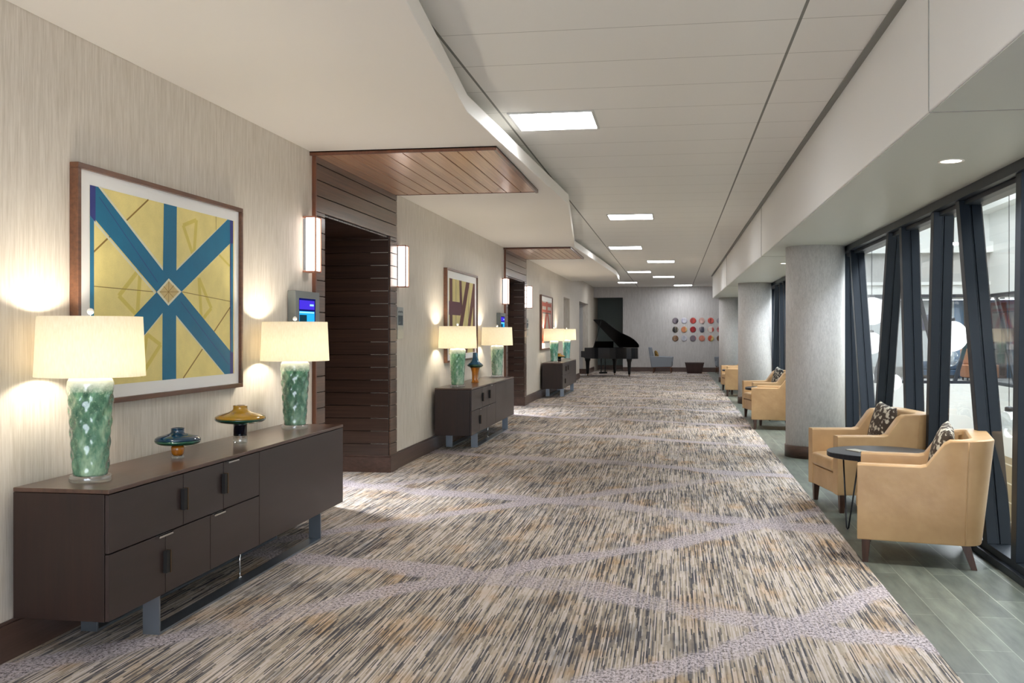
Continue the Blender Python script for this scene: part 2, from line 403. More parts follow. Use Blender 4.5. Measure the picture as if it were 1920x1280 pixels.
# plain recesses beyond the second portal
for a, b_, z, dep, nm in ((28.15, 29.8, 2.52, 1.0, 'wall_recess'), (32.9, 36.4, 2.54, 1.3, 'wall_alcove')):
    m = MB(); x0 = WX - dep
    m.box(x0 - .1, x0, a - .1, b_ + .1, 0, z + .1); m.box(x0, WX - .2, a - .1, a, 0, z + .1); m.box(x0, WX - .2, b_, b_ + .1, 0, z + .1); m.box(x0, WX - .2, a, b_, z, z + .1)
    struct(m.build(nm, MWG))
    m = MB(); m.box(x0, WX, b_ - .018, b_, 0, .18); m.box(x0, x0 + .018, a, b_, 0, .18); struct(m.build('baseboard_recess', MBASE))
# far wall with the darker recess at its left end
m = MB(); m.box(-1.94, 2.32, YF, YF + .15, 0, ZT); m.box(WX - .2, -1.94, YF, YF + .15, 2.86, ZT); m.box(-1.94, -1.82, YF + .15, YF + 2.1, 0, ZT)
struct(m.build('wall_far', MWG))
m = MB(); m.box(WX - .2, -1.8, YF + 2.1, YF + 2.2, 0, ZT); struct(m.build('wall_far_recess', pbr('slate_green_paint', lin(112, 124, 122), .6)))
m = MB(); m.box(-1.94, 2.2, YF - .018, YF, 0, .17); m.box(WX, -1.94, YF + 2.08, YF + 2.1, 0, .17); struct(m.build('baseboard_far', MBASE))
m = MB(); m.box(GX, GX + .17, YB, 4.6, 0, ZR); m.box(GX, GX + .17, 31.75, YF, 0, ZT); struct(m.build('wall_right', MWG))

# ------------------------------------------------------------------ wood portals
PH = .139
def planks_h(m, fixed, a0, a1, z0, z1, t, axis, gap=.007, anchor=.17):
    """horizontal boards of height PH; axis 'Y': boards run along Y at X=fixed..fixed+t; axis 'X': along X at Y=fixed..fixed+t"""
    z = anchor - PH * 3
    while z < z1:
        lo, hi = max(z + gap / 2, z0), min(z + PH - gap / 2, z1)
        if hi - lo > .01:
            if axis == 'Y': m.box(min(fixed, fixed + t), max(fixed, fixed + t), a0, a1, lo, hi)
            else: m.box(a0, a1, min(fixed, fixed + t), max(fixed, fixed + t), lo, hi)
        z += PH
def portal(n, P, woodx):
    y0, y1, o0, o1 = P
    r = bpy.data.objects.new('door_%d' % n, None); COL.objects.link(r); struct(r)
    r.location = (WX, (y0 + y1) / 2, 0); L = r.location
    def bd(m, nm, mt, bevel=.0025):
        for v in m.bm.verts: v.co -= L
        return m.build(nm, mt, r, bevel=bevel, seg=1)
    F = WX
    m = MB(); planks_h(m, F + .008, y0 + .03, y1, OPZ, ZS - .004, .016, 'Y', anchor=OPZ - PH * 17 + PH*.0)
    bd(m, 'fascia_boards', MWOODP)
    for a, b_, nm in ((y0 + .03, o0, 'near'), (o1, y1, 'far')):
        m = MB(); planks_h(m, F + .008, a, b_, .17, OPZ, .016, 'Y'); bd(m, 'jamb_boards', MWOODP)
    m = MB(); m.box(F, F + .008, y0 + .03, y1, OPZ, ZS - .004); m.box(F, F + .008, y0 + .03, o0, 0, OPZ); m.box(F, F + .008, o1, y1, 0, OPZ); bd(m, 'backing', MDARK, 0)
    m = MB(); m.box(F, F + .034, y0, y0 + .03, 0, ZS - .002); bd(m, 'edge_trim', MTRIM)
    # reveals, deep passage
    D = 2.2; X0 = F - D
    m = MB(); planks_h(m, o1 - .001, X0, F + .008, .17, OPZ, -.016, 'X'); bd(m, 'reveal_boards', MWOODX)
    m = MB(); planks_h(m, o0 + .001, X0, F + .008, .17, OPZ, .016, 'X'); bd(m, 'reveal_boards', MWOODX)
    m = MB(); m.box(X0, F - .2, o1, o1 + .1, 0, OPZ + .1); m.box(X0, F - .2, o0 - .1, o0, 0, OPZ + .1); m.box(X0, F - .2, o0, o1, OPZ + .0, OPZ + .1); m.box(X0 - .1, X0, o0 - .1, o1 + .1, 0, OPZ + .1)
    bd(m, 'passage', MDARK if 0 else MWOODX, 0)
    m = MB()
    k = 0; yy = o0 + .02
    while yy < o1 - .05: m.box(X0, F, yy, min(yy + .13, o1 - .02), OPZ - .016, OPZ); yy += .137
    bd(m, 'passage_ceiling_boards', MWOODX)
    m = MB(); m.box(X0, F + .03, o1 - .03, o1 - .017, 0, .17); m.box(F + .024, F + .036, o1 - .03, y1 + .005, 0, .17); m.box(F + .024, F + .036, y0, o0 + .03, 0, .17); m.box(X0, F + .03, o0 + .017, o0 + .03, 0, .17)
    m.box(X0, F + .036, o1 - .035, o1 - .017, .17, .185); m.box(F+.024, F + .04, o1 - .035, y1 + .005, .17, .185)
    bd(m, 'plinth', MBASE)
    m = MB(); m.box(X0 + .001, X0 + .05, o0 + .25, (o0 + o1) / 2 - .004, 0, 2.4); m.box(X0 + .001, X0 + .05, (o0 + o1) / 2 + .004, o1 - .25, 0, 2.4); bd(m, 'door_leaves', MWOODP)
    # timber panel set into the soffit
    m = MB(); n_ = 10; wdt = (woodx - WX - .03) / n_
    for k in range(n_): m.box(WX + k * wdt + .004, WX + (k + 1) * wdt - .004, y0 - .03, y1 - .06, ZS - .022, ZS - .008)
    bd(m, 'ceiling_boards', MWOODC)
    m = MB(); m.box(WX, woodx, y0 - .06, y1 - .04, ZS - .01, ZS - .001); bd(m, 'ceiling_backing', MDARK, 0)
    m = MB(); m.box(woodx - .03, woodx, y0 - .06, y1 - .04, ZS - .034, ZS); m.box(WX, woodx - .03, y0 - .06, y0 - .035, ZS - .034, ZS); m.box(WX, woodx - .03, y1 - .055, y1 - .04, ZS - .026, ZS); bd(m, 'ceiling_edge_trim', MTRIM)
    return r
portal(1, P1, -1.45); portal(2, P2, -1.835)

# recessed spotlight inside each portal passage, lighting the threshold
def area(name, loc, size, power, col=(1,1,1), rot=(0,0,0), shape='DISK', spread=PI, parent=None):
    l = bpy.data.lights.new(name, 'AREA'); l.shape = shape; l.size = size if not isinstance(size, tuple) else size[0]
    if isinstance(size, tuple): l.shape = 'RECTANGLE'; l.size_y = size[1]
    l.energy = power; l.color = col; l.spread = spread
    o = bpy.data.objects.new(name, l); COL.objects.link(o); o.location = loc; o.rotation_euler = rot
    if parent: o.parent = parent
    return o
def downlight(loc, label, power, group, col=(1, .96, .9), spread=2.2):
    t = thing('downlight', label, 'ceiling light', loc, 0, group)
    m = MB(); m.lathe([(.062, -.004), (.075, -.006), (.078, 0), (.062, 0)], 28, cap=False); m.build('trim_ring', MPLASTER, t, smooth=True)
    m = MB(); m.lathe([(.061, -.002), (.0605, .0)], 28); m.build('lens', MSPOT, t)
    area('downlight_lamp', (0, 0, -.012), .1, power, col, spread=spread, parent=t)
    return t
for k, (p, w_) in enumerate(((P1, 'first'), (P2, 'second'))):
    yc = (p[2] + p[3]) / 2
    downlight((WX - .40, yc - .75, OPZ - .018), 'recessed downlight in the wood ceiling inside the %s portal passage' % ('nearer' if k == 0 else 'farther'), 24, 'downlights in the passages', (.93, .96, 1), 1.6)
dl_names = ['round recessed downlight nearest the viewer, in the low ceiling along the glass wall', 'round recessed downlight in the low ceiling past the first column', 'round recessed downlight in the low ceiling past the second column', 'round recessed downlight in the low ceiling behind the camera']
for yy, nm in zip((6.46, 15.7, 24.9, 1.0), dl_names): downlight((1.674, yy, ZR - .006), nm, 10, 'downlights over the armchairs')

# ------------------------------------------------------------------ columns
def column(y, label):
    t = thing('column', label, 'column', (1.72, y, 0), 0, 'round columns along the glass wall')
    m = MB(); m.lathe([(.35, .14), (.35, ZR - .006)], 64); m.build('shaft', MCOLUMN, t, smooth=True)
    for p in t.children[0].data.polygons: p.use_smooth = abs(p.normal.z) < .5
    m = MB(); m.lathe([(.362, 0), (.362, .143), (.35, .15)], 64); b = m.build('plinth', MBASE, t); 
    for p in b.data.polygons: p.use_smooth = abs(p.normal.z) < .5
column(12.75, 'thick round grey column with brown base, nearest of the row')
column(22.0, 'round grey column with brown base, middle one of the row')
column(31.2, 'round grey column farthest down the corridor before the end wall')

# ------------------------------------------------------------------ ceiling lights
def troffer(x, y, label):
    t = thing('ceiling_light', label, 'ceiling light', (x, y, ZT), 0, 'square recessed ceiling lights')
    s = .325
    m = MB()
    for a in ((-s-.02, s+.02, -s-.02, -s), (-s-.02, s+.02, s, s+.02), (-s-.02, -s, -s, s), (s, s+.02, -s, s)): m.box(*a, -.012, -.001)
    m.build('frame', pbr('white_frame', lin(200, 200, 196), .5), t)
    m = MB(); m.box(-s, s, -s, s, -.006, -.002); m.build('diffuser', MDIFFUSER, t)
    return t
troffer(-.965, 8.18, 'large bright square ceiling light nearest the viewer, near the zigzag ceiling edge')
troffer(-.64, 15.17, 'bright square ceiling light, second from the viewer')
troffer(-.98, 20.74, 'square ceiling light third from the viewer, on the left side of the tiled strip')
troffer(-.31, 24.92, 'square ceiling light fourth from the viewer, right of its neighbours')
troffer(-.98, 29.1, 'small-looking ceiling light fifth from the viewer, left of the centre')
troffer(-.31, 31.87, 'small-looking ceiling light sixth from the viewer, right of the centre')
troffer(-1.6, 35.36, 'distant ceiling light leftmost near the end wall above the piano')
troffer(.35, 37.8, 'farthest ceiling light on the right, just before the end wall')
for x, y in ((-.31, 1.2), (-.98, -2.3), (.35, 4.0 - 6.9)):  # unseen ceiling lights added to brighten the near corridor
    troffer(x, y, 'added square ceiling light %s' % {-.31: 'just in front of the viewer, above the top edge of the picture', -.98: 'farthest behind the viewer', .35: 'behind the viewer on the glass wall side'}[x])

# ------------------------------------------------------------------ sideboards
def sideboard(y0, L, label):
    t = thing('sideboard', label, 'sideboard', (-2.78, y0 + L / 2, 0), 0, 'long dark sideboards along the left wall')
    xb, xf = -.24, .24; zb, zt = .205, .81
    Y = lambda v: (v - .5) * L
    m = MB(); m.box(xb, xf - .022, -L/2 + .001, L/2 - .001, zb, zt - .022); m.build('body', MSBS, t, bevel=.002)
    m = MB(); m.box(xb, xf + .001, -L/2, L/2, zt - .020, zt); m.build('top', MSBT, t, bevel=.003)
    us = [0, .215, .36, .513, 1]; ul = [0, .158, .31, .513]; zm = .515; G = .003
    fr = xf
    rec = []   # recessed finger slots
    def panel(a, b_, z0, z1, kind, slot=None, grip=None):
        m = MB(); ya, yb = Y(a) + G, Y(b_) - G
        m.box(fr - .02, fr, ya, yb, z0 + G, z1 - G); o = m.build(kind, MSB, t, bevel=.0015, seg=1)
        if grip is not None:
            q = MB(); yc = Y(grip); q.box(fr - .004, fr + .02, yc - .07, yc + .07, z1 - G, z1 - G + .004); q.box(fr + .016, fr + .02, yc - .07, yc + .07, z1 - .012, z1 - G + .004); q.build('pull', MCHROME, o)
        if slot is not None:
            q = MB(); yc = Y(slot[0]); z = slot[1]; q.box(fr + .0005, fr + .02, yc - .014, yc + .020, z - .055, z + .055); q.build('pull', MDARK, o)
            q = MB(); q.box(fr, fr + .024, yc + .021, yc + .026, z - .058, z + .058); q.build('pull_rim', MBRASS, o)
        return o
    panel(0, .215, zm, zt - .022, 'door', slot=(.211, .655, .006))
    panel(.215, .36, zm, zt - .022, 'door')
    panel(.36, .513, zm, zt - .022, 'drawer', slot=(.357, .665, .006), grip=.39)
    panel(0, .158, zb, zm, 'drawer', grip=.15, slot=(.155, .37, .022))
    panel(.158, .31, zb, zm, 'door')
    panel(.31, .513, zb, zm, 'drawer', grip=.335)
    panel(.513, 1, zb, zt - .022, 'sliding_door')
    ya, yb = Y(.152), Y(.866)
    for x0, nm in ((.126, 'front'), (-.215, 'rear')):
        m = MB()
        m.box(x0, x0 + .09, ya, ya + .014, .012, zb); m.box(x0, x0 + .09, yb, yb + .014, .012, zb); m.box(x0, x0 + .09, ya, yb + .014, 0, .012)
        o = m.build('sled_leg', MSTEEL, t, bevel=.001, seg=1)
    m = MB(); m.tube([(.13, Y(.5), .012), (.13, Y(.5), zb)], .006, 10); m.lathe([(.014, .012), (.012, .018)], 12, .13, Y(.5)); m.build('support_rod', MCHROME, t, smooth=True)
    return t
sideboard(4.20, 3.27, 'large dark brown wooden sideboard nearest the viewer, under the blue and yellow print')
sideboard(12.48, 3.42, 'dark brown wooden sideboard between the two wood portals, under the brown striped print')
sideboard(23.05, 3.27, 'small-looking dark brown sideboard beyond the second portal, by the red print')

# ------------------------------------------------------------------ table lamps
ST = .811
def lamp(y, mat, label, pattern):
    t = thing('table_lamp', label, 'lamp', (-2.78, y, ST), 0, 'green glass table lamps')
    m = MB(); m.lathe([(.094, 0), (.097, .003), (.097, .026), (.094, .030)], 40); m.build('base', MACRYL, t, smooth=True)
    def fn(a, z):
        if z < .05 or z > .47: return 1
        row = z / .052
        if pattern == 0: return 1 + .045 * math.sin(9 * a + PI * math.floor(row)) * math.sin(PI * (row % 1)) - .006 * math.sin(5 * a + z * 30)
        if pattern == 1: return 1 + .035 * math.sin(12 * a) * math.sin(2 * PI * z / .075)
        return 1 + .02 * math.sin(2 * PI * z / .04) + .012 * math.sin(14 * a)
    prof = [(.04, .0305), (.078, .0305), (.081, .04)]
    for k in range(44):
        z = .05 + .41 * k / 43; prof.append((.081 + .025 * (z - .04) / .42 , z))
    prof += [(.107, .47), (.105, .482), (.098, .494), (.085, .503), (.06, .508), (.03, .51)]
    m = MB(); m.lathe(prof, 64, fn=fn); m.build('body', mat, t, smooth=True)
    m = MB(); m.lathe([(.03, .5105), (.03, .52), (.012, .525), (.012, .60), (.016, .602), (.016, .62)], 16); m.build('neck', MCHROME, t, smooth=True)
    m = MB(); m.lathe([(.252, .505), (.239, .793), (.237, .793), (.250, .505)], 64, cap=False)
    s = m.build('lamp_shade', MSHADE, t, smooth=True)
    m = MB()
    for k in range(3):
        a = 2 * PI * k / 3; m.tube([(0, 0, .788), (.237 * math.cos(a), .237 * math.sin(a), .788)], .0025, 6)
    m.tube([(0, 0, .62), (0, 0, .80)], .003, 6); m.build('harp', MCHROME, t)
    m = MB(); m.sphere((0, 0, .818), .016, 16, 10); m.build('finial', MACRYL if 0 else pbr('crystal_finial', lin(225, 225, 220), .08, 0, .8), t, smooth=True)
    l = bpy.data.lights.new('lamp_bulb_light', 'POINT'); l.energy = LAMP_W; l.color = (1, .9, .75); l.shadow_soft_size = .055
    lo = bpy.data.objects.new('lamp_bulb_light', l); COL.objects.link(lo); lo.parent = t; lo.location = (0, 0, .655)
    return t
lamp(4.44, MLB[0], 'large table lamp nearest the viewer, green dimpled glass body on clear base, cream drum shade', 0)
lamp(7.08, MLB[1], 'green dimpled table lamp at the far end of the nearest sideboard, before the wall screen', 0)
lamp(12.75, MLB[2], 'green diamond-patterned table lamp on the near end of the middle sideboard', 1)
lamp(15.70, MLB[3], 'pale mottled green table lamp on the far end of the middle sideboard', 1)
lamp(23.4, MLB[4], 'deep green table lamp on the near end of the farthest sideboard', 2)
lamp(26.2, MLB[5], 'turquoise table lamp on the far end of the farthest sideboard', 2)

# ------------------------------------------------------------------ vases
def vase(y, sc, prof_parts, label, x=-2.78):
    t = thing('glass_vase', label, 'vase', (x, y, ST))
    for nm, prof, mt in prof_parts:
        m = MB(); m.lathe([(r * sc, z * sc) for r, z in prof], 48); m.build(nm, mt, t, smooth=True)
    return t
disc_lo = [(.030, .074), (.06, .078), (.105, .083), (.122, .092), (.127, .105)]
disc_hi = [(.1265, .1055), (.123, .117), (.108, .127), (.07, .136), (.045, .144), (.036, .153), (.036, .170), (.039, .173), (.034, .174), (.030, .165)]
vase(5.30, 1.0, [('clear_foot', [(.033, 0), (.036, .004), (.035, .014), (.030, .018)], MACRYL), ('stem', [(.026, .0185), (.033, .03), (.037, .05), (.037, .068), (.030, .0735)], MAMBER),
     ('bowl', disc_lo, MGREENG), ('shoulder_and_neck', disc_hi, MTEAL)], 'small teal and amber glass vase with a flat saucer body, on the nearest sideboard')
k = .163 / .127
vase(6.13, k, [('clear_foot', [(.034, 0), (.035, .003), (.035, .036)], MACRYL), ('stem', [(.034, .0365), (.034, .09), (.038, .096)], MNAVY),
     ('bowl', [(.04, .0965), (.08, .099), (.112, .106), (.124, .114), (.127, .122)], MGREENG), ('shoulder_and_neck', [(.127, .1225), (.124, .132), (.108, .142), (.06, .154), (.042, .163), (.036, .17), (.036, .186), (.038, .188), (.031, .186)], MAMBERD)],
     'larger golden amber glass vase with flat saucer body and dark stem, on the nearest sideboard')
vase(13.92, 1.0, [('foot', [(.055, 0), (.056, .012), (.048, .02), (.046, .09), (.05, .15), (.066, .205), (.07, .212)], MAMBER),
     ('collar', [(.072, .2125), (.108, .232), (.115, .245), (.108, .256)], MGREENG), ('neck', [(.107, .2565), (.08, .28), (.052, .31), (.038, .35), (.033, .40), (.033, .425), (.03, .425)], MTEALB)],
     'tall blue bottle vase with amber foot between the lamps of the middle sideboard')
vase(24.53, 1.15, [('stem', [(.036, 0), (.036, .075)], MNAVY), ('bowl', [(.04, .0755), (.1, .083), (.127, .1)], MGREENG), ('shoulder_and_neck', [(.127, .1005), (.11, .118), (.05, .135), (.036, .15), (.036, .165)], MAMBERD)],
     'flat amber saucer vase with dark stem on the farthest sideboard')

# ------------------------------------------------------------------ framed prints
def paper(name, c, var=.06):
    m, nt, b = newmat(name); p = pos(nt)
    n = noise(nt, p, 6, 4, .6); n2 = noise(nt, scaled(nt, p, (160, 160, 160)), 1, 1)
    d = tuple(x * (1 - var * 3) for x in c[:3]) + (1,)
    f = math_n(nt, 'ADD', math_n(nt, 'MULTIPLY', n, .7), math_n(nt, 'MULTIPLY', n2, .3))
    nt.links.new(ramp(nt, f, [(.3, d), (.65, c)]), b.inputs['Base Color']); b.inputs['Roughness'].default_value = .6; return m
MMAT = pbr('white_mat_board', lin(240, 239, 236), .7)
MFRAME = wood('print_frame_wood', lin(74, 46, 31), lin(120, 78, 52), (40, 3, 40), .35, .2)
def framed(y0, y1, z0, z1, iy0, iy1, iz0, iz1, polys, mats, label, fw=.028):
    yc, zc = (y0 + y1) / 2, (z0 + z1) / 2
    t = thing('framed_print', label, 'picture', (WX, yc, zc), 0, 'framed prints on the left wall')
    a, b_ = (y1 - y0) / 2, (z1 - z0) / 2; d = .052
    m = MB(); m.box(0.002, d, -a, a, b_ - fw, b_); m.box(.002, d, -a, a, -b_, -b_ + fw); m.box(.002, d, -a, -a + fw, -b_ + fw, b_ - fw); m.box(.002, d, a - fw, a, -b_ + fw, b_ - fw)
    m.build('frame', MFRAME, t, bevel=.002, seg=1)
    m = MB(); m.box(.006, .030, -a + fw, a - fw, -b_ + fw, b_ - fw); m.build('mat', MMAT, t)
    m = MB(); W, H = iy1 - iy0, iz1 - iz0
    for mi, pts in polys:
        m.mi = mi; lay = .0312 + polys.index((mi, pts)) * .00003
        m.face([m.bm.verts.new((lay, iy0 - yc + u * W, iz0 - zc + v * H)) for u, v in pts])
    o = m.build('print', mats, t)
    # all faces look into the room
    for p in o.data.polygons:
        if p.normal.x < 0: p.flip()
    return t
YEL = paper('straw_yellow_paper', lin(244, 226, 146)); BLU = paper('teal_blue_ink', lin(2, 112, 150)); WHT = paper('cream_line', lin(232, 228, 200)); IND = paper('indigo_ink', lin(44, 52, 128))
OCH = paper('ochre_line', lin(228, 208, 104)); BRN = paper('brown_line', lin(150, 118, 46)); ORG = paper('pale_orange', lin(214, 190, 130)); SKY = paper('sky_blue_ink', lin(42, 122, 160))
def band(a, b_, w): # thin band between two uv points, w wide
    dx, dy = b_[0] - a[0], b_[1] - a[1]; l = math.hypot(dx, dy); nx, ny = -dy / l * w / 2, dx / l * w / 2
    return [(a[0]+nx, a[1]+ny), (a[0]-nx, a[1]-ny), (b_[0]-nx, b_[1]-ny), (b_[0]+nx, b_[1]+ny)]
cL, cT, cR, cB = (.394, .495), (.476, .579), (.567, .508), (.473, .422)
polys = [(0, [(0,0),(1,0),(1,1),(0,1)])]
def tri_out(a, b_, c):
    for p, q in ((a, b_), (b_, c), (c, a)): polys.append((4, band(p, q, .022)))
tri_out((.16, .46), (.27, .36), (.29, .62)); tri_out((.58, .90), (.66, .72), (.68, .95)); tri_out((.70, .60), (.80, .42), (.72, .34)); tri_out((.33, .26), (.29, .03), (.42, .20))
polys += [(4, band((.84, .78), (.96, .70), .014))]
polys += [(5, band((.02, .67), (.34, 1), .008)), (5, band((.58, 0), (.97, .44), .008)), (5, band((0, .50), (.394, .495), .004)), (5, band((.567, .508), (.975, .47), .004)), (5, band((.84,1),(.84,.8),.003))]
DI = .05
polys += [(2, band((.052, 1), (.48, .585), .014)), (2, band((.0, .845), (.39, .484), .012)),
          (2, [(.46, .585), (.49, .575), (.99, .07), (.99, .04)]) if 0 else (2, band((.476, .585), (.945, 1.0), .012)), (2, band((.565, .50), (.965, .14), .012)),
          (2, band((.473, .415), (.915, 0), .012)), (2, band((.394, .49), (.02, .12), .012)), (2, band((.473, .42), (.06, 0), .012)), (2, band((.567, .512), (.97, .86), .012)),
          (1, [(0, .86), (.394, .495), (.476, .579), (.045, 1), (0, 1)]), (1, [(.476, .579), (.567, .508), (.97, .855), (.97, 1), (.94, 1)]),
          (1, [(.567, .508), (.473, .422), (.915, 0), (.975, 0), (.975, .137)]), (1, [(.394, .495), (.473, .422), (.07, 0.0), (0, 0), (0, .12)]),
          (1, [(.442, 1), (.533, 1), (.530, .60), (.476, .555), (.435, .60)]), (1, [(.431, 0), (.528, 0), (.528, .40), (.474, .45), (.433, .40)]),
          (7, [(0, 0), (.022, 0), (.022, .84), (0, .86)]), (3, [(0, .85), (.03, .82), (.03, 1), (0, 1)]), (3, [(.962, 0), (.99, 0), (.99, 1), (.962, 1)]), (1, [(.97, .14), (.99, .14), (.99, .85), (.97, .85)]),
          (2, [cL, cB, cR, cT]), (6, [(.412, .497), (.473, .438), (.548, .506), (.476, .563)]), (5, band((.412, .497), (.548, .506), .003)), (5, band((.473, .438), (.476, .563), .003)), (5, band((.44, .53), (.51, .47), .003)), (5, band((.44, .465), (.51, .54), .003))]
polys += [(3, band((.05, .95), (.40, .55), .003)), (3, band((.56, .45), (.95, .06), .003))]
framed(4.712, 6.704, 1.14, 2.405, 4.846, 6.60, 1.24, 2.305, polys, [YEL, BLU, WHT, IND, OCH, BRN, ORG, SKY], 'large framed print of teal blue bars crossing on yellow, above the nearest sideboard')
MAR = paper('maroon_ink', lin(92, 38, 30)); CRM = paper('pale_yellow', lin(222, 206, 138)); PLM = paper('plum_ink', lin(98, 44, 58)); GRY = paper('grey_line', lin(110, 100, 90))
p2 = [(0, [(0,0),(1,0),(1,1),(0,1)]), (1, [(.0, 0), (.08, 0), (.08, 1), (0, 1)]) if 0 else (1, [(.03, 0), (.13, 0), (.12, 1), (.02, 1)]), (3, band((.25, 0), (.25, 1), .012)), (3, band((.72, .3), (.76, 1), .012)), (1, [(.40, .55), (.50, .55), (.46, 1), (.37, 1)]),
      (1, [(.20, 0.0), (.34, 0.0), (.78, 1), (.64, 1)]), (1, [(.56, 0), (.68, 0), (1.0, .86), (1, 1), (.93, 1)]), (2, [(0, .52), (.42, .52), (.46, .58), (.42, .70), (0, .70)]), (1, [(.52, .12), (1, .12), (1, .32), (.58, .32)]),
      (1, [(.92, 0), (1, 0), (1, 1), (.93, 1)]), (2, [(.55, .0), (1, .0), (1, .12), (.52, .12)]) if 0 else (3, band((.55, .2), (1, .2), .01))]
framed(13.19, 15.34, 1.11, 2.40, 13.38, 15.18, 1.22, 2.27, p2, [CRM, MAR, PLM, GRY], 'framed print of maroon bars and stripes on pale yellow, above the middle sideboard')
RED = paper('brick_red_ink', lin(178, 84, 62)); PGR = paper('pale_grey_paper', lin(188, 182, 170)); BLK = paper('dark_line', lin(70, 50, 44))
p3 = [(0, [(0,0),(1,0),(1,1),(0,1)]), (1, [(0, .88), (1, .88), (1, .97), (0, .97)]), (1, [(0, .74), (1, .74), (1, .80), (0, .80)]), (1, [(.42, .74), (.58, .74), (.58, 1), (.42, 1)]),
      (1, [(.40, .74), (.56, .74), (.22, 0), (.02, 0)]), (1, [(.50, .74), (.64, .74), (1, .1), (1, 0), (.86, 0)]), (2, band((0, .72), (1, .72), .02)), (1, [(0, 0), (.08, 0), (.08, 1), (0, 1)]), (1, [(.92, 0), (1, 0), (1, 1), (.92, 1)])]
framed(23.0, 25.17, 1.11, 2.40, 23.12, 25.05, 1.26, 2.26, p3, [PGR, RED, BLK], 'framed print of brick red bars on grey, above the farthest sideboard')

# ------------------------------------------------------------------ sconces
def sconce(y, label):
    t = thing('wall_sconce', label, 'wall light', (WX, y, 2.03), 0, 'copper framed wall sconces beside the portals')
    m = MB(); m.box(0.026, .108, -.06, .06, .012, .458); m.build('diffuser', MSCONCE, t, bevel=.004)
    m = MB(); m.box(.001, .115, -.066, .066, 0, .012); m.box(.001, .115, -.066, .066, .458, .47)
    for yy in (-.066, .056): m.box(.106, .118, yy, yy + .010, 0, .47)
    m.build('frame', MCOPPER, t, bevel=.001, seg=1)
    m = MB(); m.box(.001, .0255, -.05, .05, .02, .45); m.build('wall_plate', MSTEEL, t)
    return t
sconce(8.055, 'glowing box sconce just before the nearer wood portal, left side')
sconce(10.90, 'glowing box sconce just past the nearer wood portal, right side')
sconce(17.90, 'glowing box sconce just before the farther wood portal, above the wall screen')
sconce(20.90, 'glowing box sconce just past the farther wood portal')

# ------------------------------------------------------------------ wall screens and plates
MGREYM = pbr('grey_metal_case', lin(128, 132, 130), .45, .4)
S_BL = emis('screen_cyan', lin(40, 165, 232), .8); S_PU = emis('screen_violet', lin(66, 48, 200), .8); S_DK = emis('screen_dark', lin(16, 22, 90), .7); S_GR = emis('screen_photo', lin(22, 56, 70), .7); S_WH = emis('screen_white', lin(150, 215, 250), .9); S_LG = emis('screen_leaf', lin(80, 150, 80), .7)
def screen(y, label):
    t = thing('wall_screen', label, 'screen', (WX, y, 1.36), 0, 'small room screens before the portals')
    m = MB(); m.box(.001, .07, -.275, .275, 0, .505); m.build('case', MGREYM, t, bevel=.004)
    m = MB(); x = .0705
    def r(mi, a, b_, c, d, dx=0): m.mi = mi; m.box(.069, x + dx, a, b_, c, d)
    r(1, -.20, .175, .05, .445); m2 = m
    r(0, -.195, .15, .055, .34, .0006); r(2, -.195, .15, .355, .43, .0006); r(5, -.195, .14, .325, .335, .0012)
    r(3, -.19, -.03, .10, .31, .0012); r(4, -.09, -.05, .11, .18, .0018); r(4, -.12, -.09, .13, .15, .0018); r(5, .04, .13, .385, .40, .0012)
    r(1, .01, .11, .19, .196, .0012); r(1, .01, .13, .17, .176, .0012); r(1, .01, .10, .15, .156, .0012)
    m.build('display', [S_BL, S_DK, S_PU, S_GR, S_LG, S_WH], t)
    return t
screen(7.93, 'grey wall-mounted screen with blue display, above the second lamp beside the nearer portal')
screen(17.55, 'grey wall-mounted screen with blue display beside the farther portal')
MPLATE = pbr('satin_steel_plate', lin(170, 174, 170), .3, .7); MSMOKE = pbr('smoked_glass', lin(60, 74, 78), .15)
def plate(y, label):
    t = thing('wall_plate_sign', label, 'sign', (WX, y, 1.45), 0, 'metal room plates past the portals')
    m = MB(); m.box(.001, .012, -.12, .12, 0, .36); m.build('plate', MPLATE, t, bevel=.001, seg=1)
    m = MB(); m.box(.0115, .014, -.095, .095, .155, .265); m.build('dark_panel', MSMOKE, t)
    m = MB()
    for k, (a, b_) in enumerate(((-.09, -.055), (-.045, -.03), (-.02, .02), (.03, .05), (.06, .09))): m.box(.0115, .0135, a, b_, .295 + (k % 2) * .006, .315 + (k % 2) * .006)
    m.build('lettering', pbr('grey_lettering', lin(90, 96, 98), .5), t)
plate(10.99, 'small metal sign plate with dark panel on the wall past the nearer portal')
plate(20.97, 'small metal sign plate on the wall past the farther portal')

